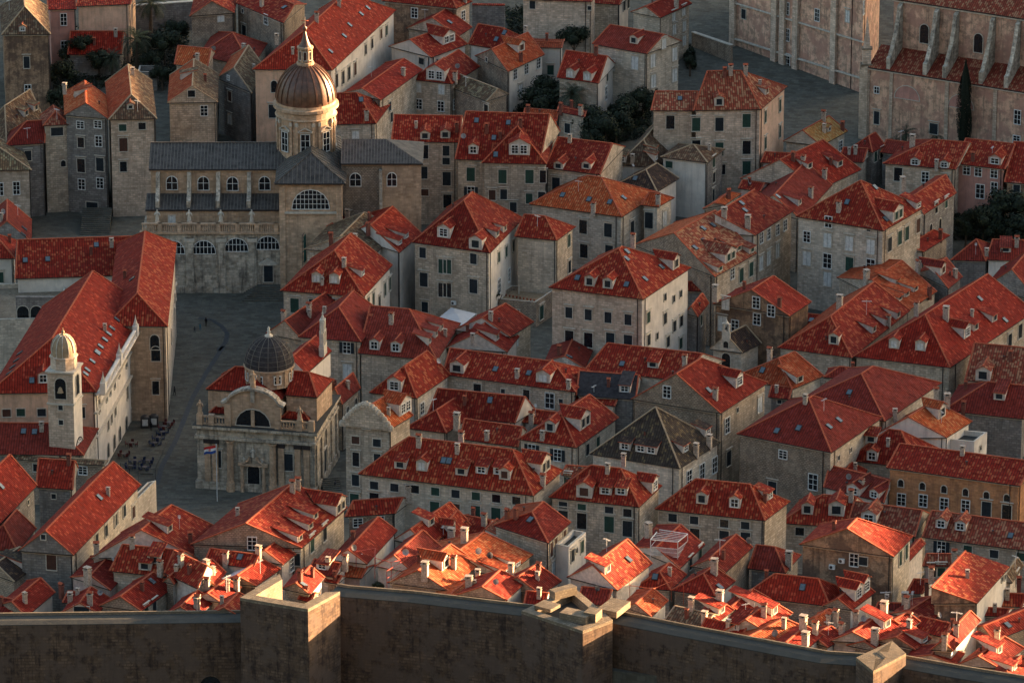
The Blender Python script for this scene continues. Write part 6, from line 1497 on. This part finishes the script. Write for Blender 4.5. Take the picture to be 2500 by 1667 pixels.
# ================================================================= cafe
flat_mat('chair_red', (.10, .02, .02), .7); flat_mat('chair_blue', (.025, .035, .08), .7); flat_mat('table', (.12, .10, .10), .5)
def chair_parts(mt):
    a = MB().box((0, 0, .42), .5, .5, .08, mt).mesh('seat'); b = MB().box((0, .24, .48), .5, .07, .5, mt).mesh('backrest')
    l = MB().box((0, 0, 0), .05, .05, .42, 'iron').mesh('leg'); return a, b, l
CP = {k: chair_parts(k) for k in ('chair_red', 'chair_blue')}
tb = MB().lathe((0, 0, 0), [(.25, 0), (.25, .03), (.04, .05), (.04, .7)], 'iron', 10).mesh('pedestal'); tt_ = MB().lathe((0, 0, 0), [(.001, .70), (.45, .70), (.45, .74), (0, .741)], 'table', 16).mesh('table_top')
ci = 0
for x, y, mt in ((1130, 1030, 'chair_red'), (1200, 930, 'chair_red'), (1230, 1090, 'chair_blue'), (1190, 1140, 'chair_blue'), (1320, 1150, 'chair_blue'), (1350, 1090, 'chair_blue'), (1415, 930, 'chair_blue'), (1445, 880, 'chair_blue'), (1480, 830, 'chair_blue'), (1500, 780, 'chair_red'), (1540, 745, 'chair_red')):
    c = at_h(*src('02', x, y), 0)
    o = thing('cafe_table', 'round cafe table outside the town hall arcade', 'table', tuple(c), 'cafe tables by the arcade'); link('table_top', tt_, o, Matrix.Translation(c)); link('pedestal', tb, o, Matrix.Translation(c))
    for k in range(4):
        a = k*math.pi/2+x; q = c+Vector((math.sin(a), -math.cos(a), 0))*-.85; q.z = c.z; col = 'red' if mt == 'chair_red' else 'blue'
        M = Matrix.Translation(q) @ Matrix.Rotation(a, 4, 'Z'); r_ = thing('cafe_chair', 'dark %s chair at a cafe table outside the arcade' % col, 'chair', tuple(q), '%s cafe chairs' % col)
        link('seat', CP[mt][0], r_, M); link('backrest', CP[mt][1], r_, M)
        for sx in (-.2, .2):
            for sy in (-.2, .2): link('leg', CP[mt][2], r_, M @ Matrix.Translation((sx, sy, 0)))
for x, y in ((1325, 760), (1405, 750)):
    c = at_h(*src('02', x, y), 0); o = thing('menu_booth', 'dark rounded kiosk at the palace end of the arcade, %s' % ('nearer the arcade' if x < 1380 else 'nearer the square'), 'kiosk', tuple(c)); b = MB().box(c, 1.6, .9, 2.0, 'iron'); b.lathe(c+Vector((0, 0, 2.0)), [(.75, 0), (.5, .3), (0, .4)], 'iron', 10); b.obj('cabinet', o)
    b = MB().box(c+Vector((0, -.47, .5)), 1.0, .04, 1.2, 'shutter_pale'); b.obj('panel', o)
# cafe platform steps, stair street, side steps
def steps(tile, a, b, n, dy, lab, up=.17, mat='paving', h0=0):
    p = at_h(*src(tile, *a), h0); q = on_z(*src(tile, *b), p.z); d = (q-p).normalized(); s_ = Vector((-d.y, d.x, 0)); s_ = s_ if s_.y > 0 else -s_
    o = thing('stone_steps', lab, 'steps', tuple(p)); m = MB()
    for i in range(n):
        h = [p+s_*dy*i, q+s_*dy*i, q+s_*dy*n, p+s_*dy*n]; h = [Vector((v.x, v.y, p.z-.5)) for v in h]; h += [Vector((v.x, v.y, p.z+up*(i+1))) for v in h]; m.hexa(h, mat)
    m.obj('flight', o)
steps('01', (728, 575), (998, 575), 14, .6, 'dark stair street climbing between the tall stone houses', .2)
steps('12', (1085, 1345), (1255, 1330), 7, .5, 'curved steps in the lane beside the domed church')
steps('02', (1395, 1190), (1580, 770), 1, 2.2, 'low kerbed terrace for the cafe tables', .22)
# drain line round the square
flat_mat('drain', (.05, .055, .06), .6)
m = MB(); pl = [('11', 600, 1250), ('11', 420, 1400), ('12', 170, 20), ('12', 20, 250), ('02', 1760, 480), ('02', 1600, 880), ('02', 1480, 1100), ('02', 1420, 1300)]
pts = [at_h(*src(*q), .03) for q in pl]
pl2 = [('11', -60, 1330), ('11', 60, 1345), ('11', 150, 1400), ('11', 205, 1470), ('11', 190, 1550), ('12', 120, 60)]
for P_ in (pts[2:], [at_h(*src(*q), .03) for q in pl2]):
    for a, b in zip(P_, P_[1:]):
        d = (b-a).normalized(); s_ = Vector((-d.y, d.x, 0))*.45; m.poly([a-s_, b-s_, b+s_, a+s_], 'drain')
tag(m.obj('drain_channel'), kind='structure')
# canopy, pergola, scaffold netting, signs
c = [at_h(*src('21', x, y), 6.0) for x, y in ((255, 1335), (480, 1400), (610, 1290), (380, 1235))]
o = thing('canopy', 'white fabric canopy roof beside the air conditioner gable', 'canopy', tuple(c[0])); m = MB(); ap = sum(c, Vector((0, 0, 0)))/4+Vector((0, 0, .5))
for i in range(4): m.poly([c[i], c[(i+1) % 4], ap], 'canvas')
m.obj('fabric', o); m = MB()
for q in c: m.box((q.x, q.y, q.z-6.2), .12, .12, 6.2, 'white_metal')
m.obj('frame', o)
c = [at_h(*src('33', x, y), 11.8) for x, y in ((330, 262), (578, 285), (668, 212), (405, 172))]
o = thing('pergola', 'white metal roof pergola with a railing, over a plain red roof', 'pergola', tuple(c[0])); m = MB()
for i in range(4):
    m.bar(c[i], c[(i+1) % 4], .12, .12, 'white_metal'); m.box((c[i].x, c[i].y, c[i].z-4), .12, .12, 4, 'white_metal'); 
    for z in (-1.2, -1.9, -2.6): m.bar(c[i]+Vector((0, 0, z)), c[(i+1) % 4]+Vector((0, 0, z)), .06, .06, 'white_metal')
for k in range(1, 6): m.bar(c[0].lerp(c[3], k/6), c[1].lerp(c[2], k/6), .07, .07, 'white_metal')
for k in range(40): q = c[0].lerp(c[1], k/40); m.box((q.x, q.y, q.z-2.6), .04, .04, 1.4, 'white_metal')
for k in range(20): q = c[1].lerp(c[2], k/20); m.box((q.x, q.y, q.z-2.6), .04, .04, 1.4, 'white_metal')
m.poly([q+Vector((0, 0, -2.6)) for q in c], 'white'); m.obj('frame', o)
flat_mat('net', (.02, .10, .08), .8)
c = [at_h(*src('11', x, y), h) for x, y, h in ((905, 690, 10), (1045, 470, 10))]
o = thing('scaffold', 'green netted scaffold on the brown roofed house beside the transept', 'scaffold', tuple(c[0])); m = MB(); m.bar(c[0]-Vector((0, 0, 3)), c[1]-Vector((0, 0, 3)), .12, 5.2, 'net'); m.obj('netting', o)
m = MB()
for k in range(8): q = c[0].lerp(c[1], k/7); m.box((q.x-.3, q.y-.3, q.z-10), .08, .08, 12.6, 'iron')
for z in (-3, -1, 1, 2.4): m.bar(c[0]+Vector((-.3, -.3, z)), c[1]+Vector((-.3, -.3, z)), .07, .07, 'iron')
m.obj('poles', o)
def poles(tile, pts, h, up, mat, name, lab, rail=True):
    c = [at_h(*src(tile, x, y), h) for x, y in pts]; o = thing(name, lab, name.replace('_', ' '), tuple(c[0])); m = MB()
    for q in c: m.box((q.x, q.y, q.z-1), .09, .09, up+1, mat)
    for a, b in zip(c, c[1:]):
        m.bar(a+Vector((0, 0, up)), b+Vector((0, 0, up)), .07, .07, mat)
        if rail: m.bar(a+Vector((0, 0, up*.5)), b+Vector((0, 0, up*.5)), .05, .05, mat)
    m.obj('rails', o)
poles('13', [(1380, 500), (1555, 470), (1550, 560), (1700, 600), (1850, 560), (1660, 680)], 6.5, 2.4, 'red_metal', 'pole_frame', 'thin red metal poles over the shaded roofs right of the square tower', True)
poles('13', [(1690, 715), (1867, 590), (1980, 600)], 6.0, 1.3, 'ridge_old', 'stair_railing', 'yellowish stair railing on the rampart edge')
poles('33', [(120, 700), (140, 800), (355, 830), (520, 760), (630, 800)], 6.2, 2.2, 'ridge', 'clothes_frame', 'rusty clothes line frame above the orange sunlit cottage', False)
poles('02', [(1100, 1165), (1180, 1190), (1260, 1200), (1420, 1225)], 9, 1.6, 'iron', 'terrace_railing', 'dark railing of the terrace beside the cafe street')
poles('00', [(255, 1440), (330, 1420), (375, 1440), (405, 1460)], 12, 3.5, 'iron', 'scaffold', 'thin dark scaffold in front of the dark red roofed house')
# small signs and terrace posts
q = at_h(*src('21', 740, 1262), 4.2); o = thing('shop_banner', 'long purple and blue banner above a shop in the lane', 'banner', tuple(q)); flat_mat('banner_purple', (.18, .03, .12), .6); flat_mat('banner_blue', (.03, .06, .2), .6)
m = MB().box(q+Vector((0, -.6, -.4)), 1.7, .06, .9, 'banner_purple', -.28); m.box(q+Vector((1.7, -1.1, -.4)), 1.7, .06, .9, 'banner_blue', -.28); m.obj('panel', o)
# arcade of the courtyard
q = [at_h(*src('01', x, 1310), 12.0) for x in (150, 520)]
o = thing('courtyard_arcade', 'three dark arches of the sunken courtyard beside the town hall', 'arcade', tuple(q[0])); m = MB(); m.bar(q[0]-Vector((0, 0, .9)), q[1]-Vector((0, 0, .9)), .6, 4.6, 'grey'); m.obj('wall', o)
for k in range(3): put_window(o, q[0].lerp(q[1], (k+.5)/3)+Vector((0, -.3, .7)), S0, 'A', wh=(2.1, 2.6), name='arch', pane='opening')
# undergrowth of the gardens: one mass of leaves
# stone posts and pots on the terrace
for i, (x, y) in enumerate([(870, 1090), (995, 1110), (1040, 1040), (1168, 1060), (1222, 1010), (1272, 985)]):
    q = at_h(*src('21', x, y), 4.2); o = MB().lathe(q, [(.16, 0), (.13, .1), (.13, 1.5), (.18, 1.6), (0, 1.65)], 'frame', 8).obj('terrace_post'); tag(o, 'short pale stone post on the roof terrace', 'post', 'stone posts on the roof terrace')
flat_mat('terracotta', (.32, .09, .045), .8)
for i in range(9):
    q = at_h(*src('21', 880+32*i, 1132+6*i), 4.2); o = MB().lathe(q, [(.12, 0), (.2, .35), (.22, .38), (0, .36)], 'terracotta', 8).obj('flower_pot'); tag(o, 'terracotta pot in the row along the roof terrace edge', 'pot', 'pots along the terrace edge')
# scallops on the curved gable
sg_ = [h for h in HOUSES if 'scalloped' in h[0]][0]; A_, B_ = sg_[1], sg_[2]; md = (A_+B_)/2; m = MB(); w_ = (A_-B_).length
for i in range(17):
    t = i/16; zz3 = 3.9*(1-abs(2*t-1)**1.6)+.5; q = B_.lerp(A_, t)+Vector((0, 0, zz3-.35)); m.lathe(q-Vector((0, 0, .5)), [(.5, 0), (.5, .55), (.3, .9), (0, 1.0)], 'stone', 8)
    m.box(B_.lerp(A_, t)+Vector((0, 0, -.3)), w_/15, .5, zz3-.1, 'stone', math.atan2((A_-B_).y, (A_-B_).x))
part(m, 'scalloped_parapet', sg_[6])
def in_poly(x, y, P_):
    c = False
    for i in range(len(P_)):
        (x0, y0), (x1, y1) = P_[i], P_[i-1]
        if (y0 > y) != (y1 > y) and x < (x1-x0)*(y-y0)/(y1-y0)+x0: c = not c
    return c
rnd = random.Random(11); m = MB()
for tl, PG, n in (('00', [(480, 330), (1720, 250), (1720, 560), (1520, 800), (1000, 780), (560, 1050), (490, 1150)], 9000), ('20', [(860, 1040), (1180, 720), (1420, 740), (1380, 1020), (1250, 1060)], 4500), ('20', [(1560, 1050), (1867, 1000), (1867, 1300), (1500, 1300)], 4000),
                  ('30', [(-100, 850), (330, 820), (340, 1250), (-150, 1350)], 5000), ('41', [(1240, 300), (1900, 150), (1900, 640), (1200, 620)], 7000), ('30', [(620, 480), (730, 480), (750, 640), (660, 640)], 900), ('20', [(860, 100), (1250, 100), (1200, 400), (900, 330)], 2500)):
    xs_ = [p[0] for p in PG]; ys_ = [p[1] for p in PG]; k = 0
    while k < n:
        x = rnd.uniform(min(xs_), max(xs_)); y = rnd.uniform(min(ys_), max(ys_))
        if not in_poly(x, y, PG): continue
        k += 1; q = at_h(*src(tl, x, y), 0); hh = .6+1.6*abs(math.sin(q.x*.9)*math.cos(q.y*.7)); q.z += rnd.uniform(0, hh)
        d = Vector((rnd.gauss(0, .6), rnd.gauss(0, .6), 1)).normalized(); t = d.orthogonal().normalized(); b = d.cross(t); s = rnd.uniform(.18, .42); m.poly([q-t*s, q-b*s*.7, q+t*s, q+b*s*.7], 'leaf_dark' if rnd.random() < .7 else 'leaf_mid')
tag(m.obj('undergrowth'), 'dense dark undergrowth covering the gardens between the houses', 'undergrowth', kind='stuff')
gb = MB()
xs = [-3000, -1200, -500, -300, -200, -150]+[-140+5*i for i in range(57)]+[150, 200, 300, 420, 1200, 3000]
inside = [-1.6+8*i for i in range(90)]+[800, 1200, 4000]; outside = [-1.6, -8, -60, -250, -640]
def put(x, dy, ins):
    y = wall_y(x)+2.2+dy
    return Vector((x, y, ground(x, y) if ins else -13.0-.05*max(0, -dy-8)*0))
for i in range(len(xs)-1):
    rows = [('o', d) for d in outside[::-1]]+[('i', d) for d in inside]
    for (k0, d0), (k1, d1) in zip(rows, rows[1:]):
        gb.poly([put(xs[i], d0, k0 == 'i'), put(xs[i+1], d0, k0 == 'i'), put(xs[i+1], d1, k1 == 'i'), put(xs[i], d1, k1 == 'i')], 'paving')
tag(gb.obj('ground'), kind='structure')
# unseen ridge beyond the right edge, added to keep the last sun off the town
EL = R(7.0); AZ = R(65)
hb = MB(); Xr = 420.0; tn = math.tan(EL)/math.sin(AZ)
flat_mat('hillside', (.05, .06, .035), .95, var=.4, scale=.05)
def crest(y):
    yy = y-(Xr)*math.cos(AZ)/math.sin(AZ)       # row of the town this point shades
    z = lerp_tab([(-900, 2), (-237, 8), (-200, 12), (-170, 17), (-150, 23), (-125, 35), (-70, 42), (-50, 35.5), (-32, 40), (25, 40), (61, 33.5), (190, 38), (300, 42), (900, 46)], yy)  # crest shaped row by row to set the shadow height
    return z+Xr*tn
hy = [-900+30*i for i in range(22)]+[-240+8*i for i in range(90)]+[500+40*i for i in range(25)]
prof = [(340, -4, 0), (385, .8, 1), (420, 1.0, 2), (470, .8, 1), (900, .4, 1)]
def hp(k, y):
    x, f, _ = prof[k]; return Vector((x, y, 0 if k == 0 else crest(y)*f - (3 if k in (0,) else 0)))
for j in range(len(hy)-1):
    for k in range(len(prof)-1): hb.poly([hp(k, hy[j]), hp(k+1, hy[j]), hp(k+1, hy[j+1]), hp(k, hy[j+1])], 'hillside')
tag(hb.obj('shade_ridge', smooth=True), kind='structure')

# the mountain the town is seen from: rises from outside the rampart to behind the camera
mb = MB(); rnd = random.Random(2)
mx = [-3500, -2200, -1400, -900, -600, -400, -250, -120, 0, 120, 250, 400, 600, 900, 1400, 2200, 3500]
my = [(-262, -14), (-330, 2), (-420, 28), (-540, 78), (-660, 140), (-780, 215), (-880, 280), (-940, 318), (-1040, 400), (-1200, 520), (-1500, 640), (-2200, 620)]
mz = [[z+(0 if j in (0, 7) else rnd.uniform(-.06, .03)*max(10, z)) for x in mx] for j, (y, z) in enumerate(my)]
for j in range(len(my)-1):
    for i in range(len(mx)-1):
        mb.poly([Vector((mx[i], my[j+1][0], mz[j+1][i])), Vector((mx[i+1], my[j+1][0], mz[j+1][i+1])), Vector((mx[i+1], my[j][0], mz[j][i+1])), Vector((mx[i], my[j][0], mz[j][i]))], 'hillside')
tag(mb.obj('mountain', smooth=True), kind='structure')
w = bpy.data.worlds.new('World'); sc.world = w; w.use_nodes = True
nt = w.node_tree; bg = nt.nodes['Background']
sky = nt.nodes.new('ShaderNodeTexSky'); sky.sky_type = 'NISHITA'; sky.sun_disc = False

sky.sun_elevation = EL; sky.sun_rotation = AZ
nt.links.new(sky.outputs[0], bg.inputs[0]); bg.inputs[1].default_value = 0.062; sky.dust_density = 3.0; sky.ozone_density = 1.0
ld = bpy.data.lights.new('sun', 'SUN'); ld.energy = 5.0; ld.angle = R(0.5); ld.color = (1.0, .64, .34)
so = bpy.data.objects.new('sun', ld); COL.objects.link(so)
sd = Vector((math.sin(AZ)*math.cos(EL), math.cos(AZ)*math.cos(EL), math.sin(EL)))
so.rotation_euler = sd.to_track_quat('Z', 'Y').to_euler()
sc.view_settings.view_transform = 'Standard'; sc.view_settings.look = 'None'; sc.view_settings.gamma = 1
sc.view_settings.exposure = 2.9
sc.cycles.diffuse_bounces = 1
sc.cycles.max_bounces = 5
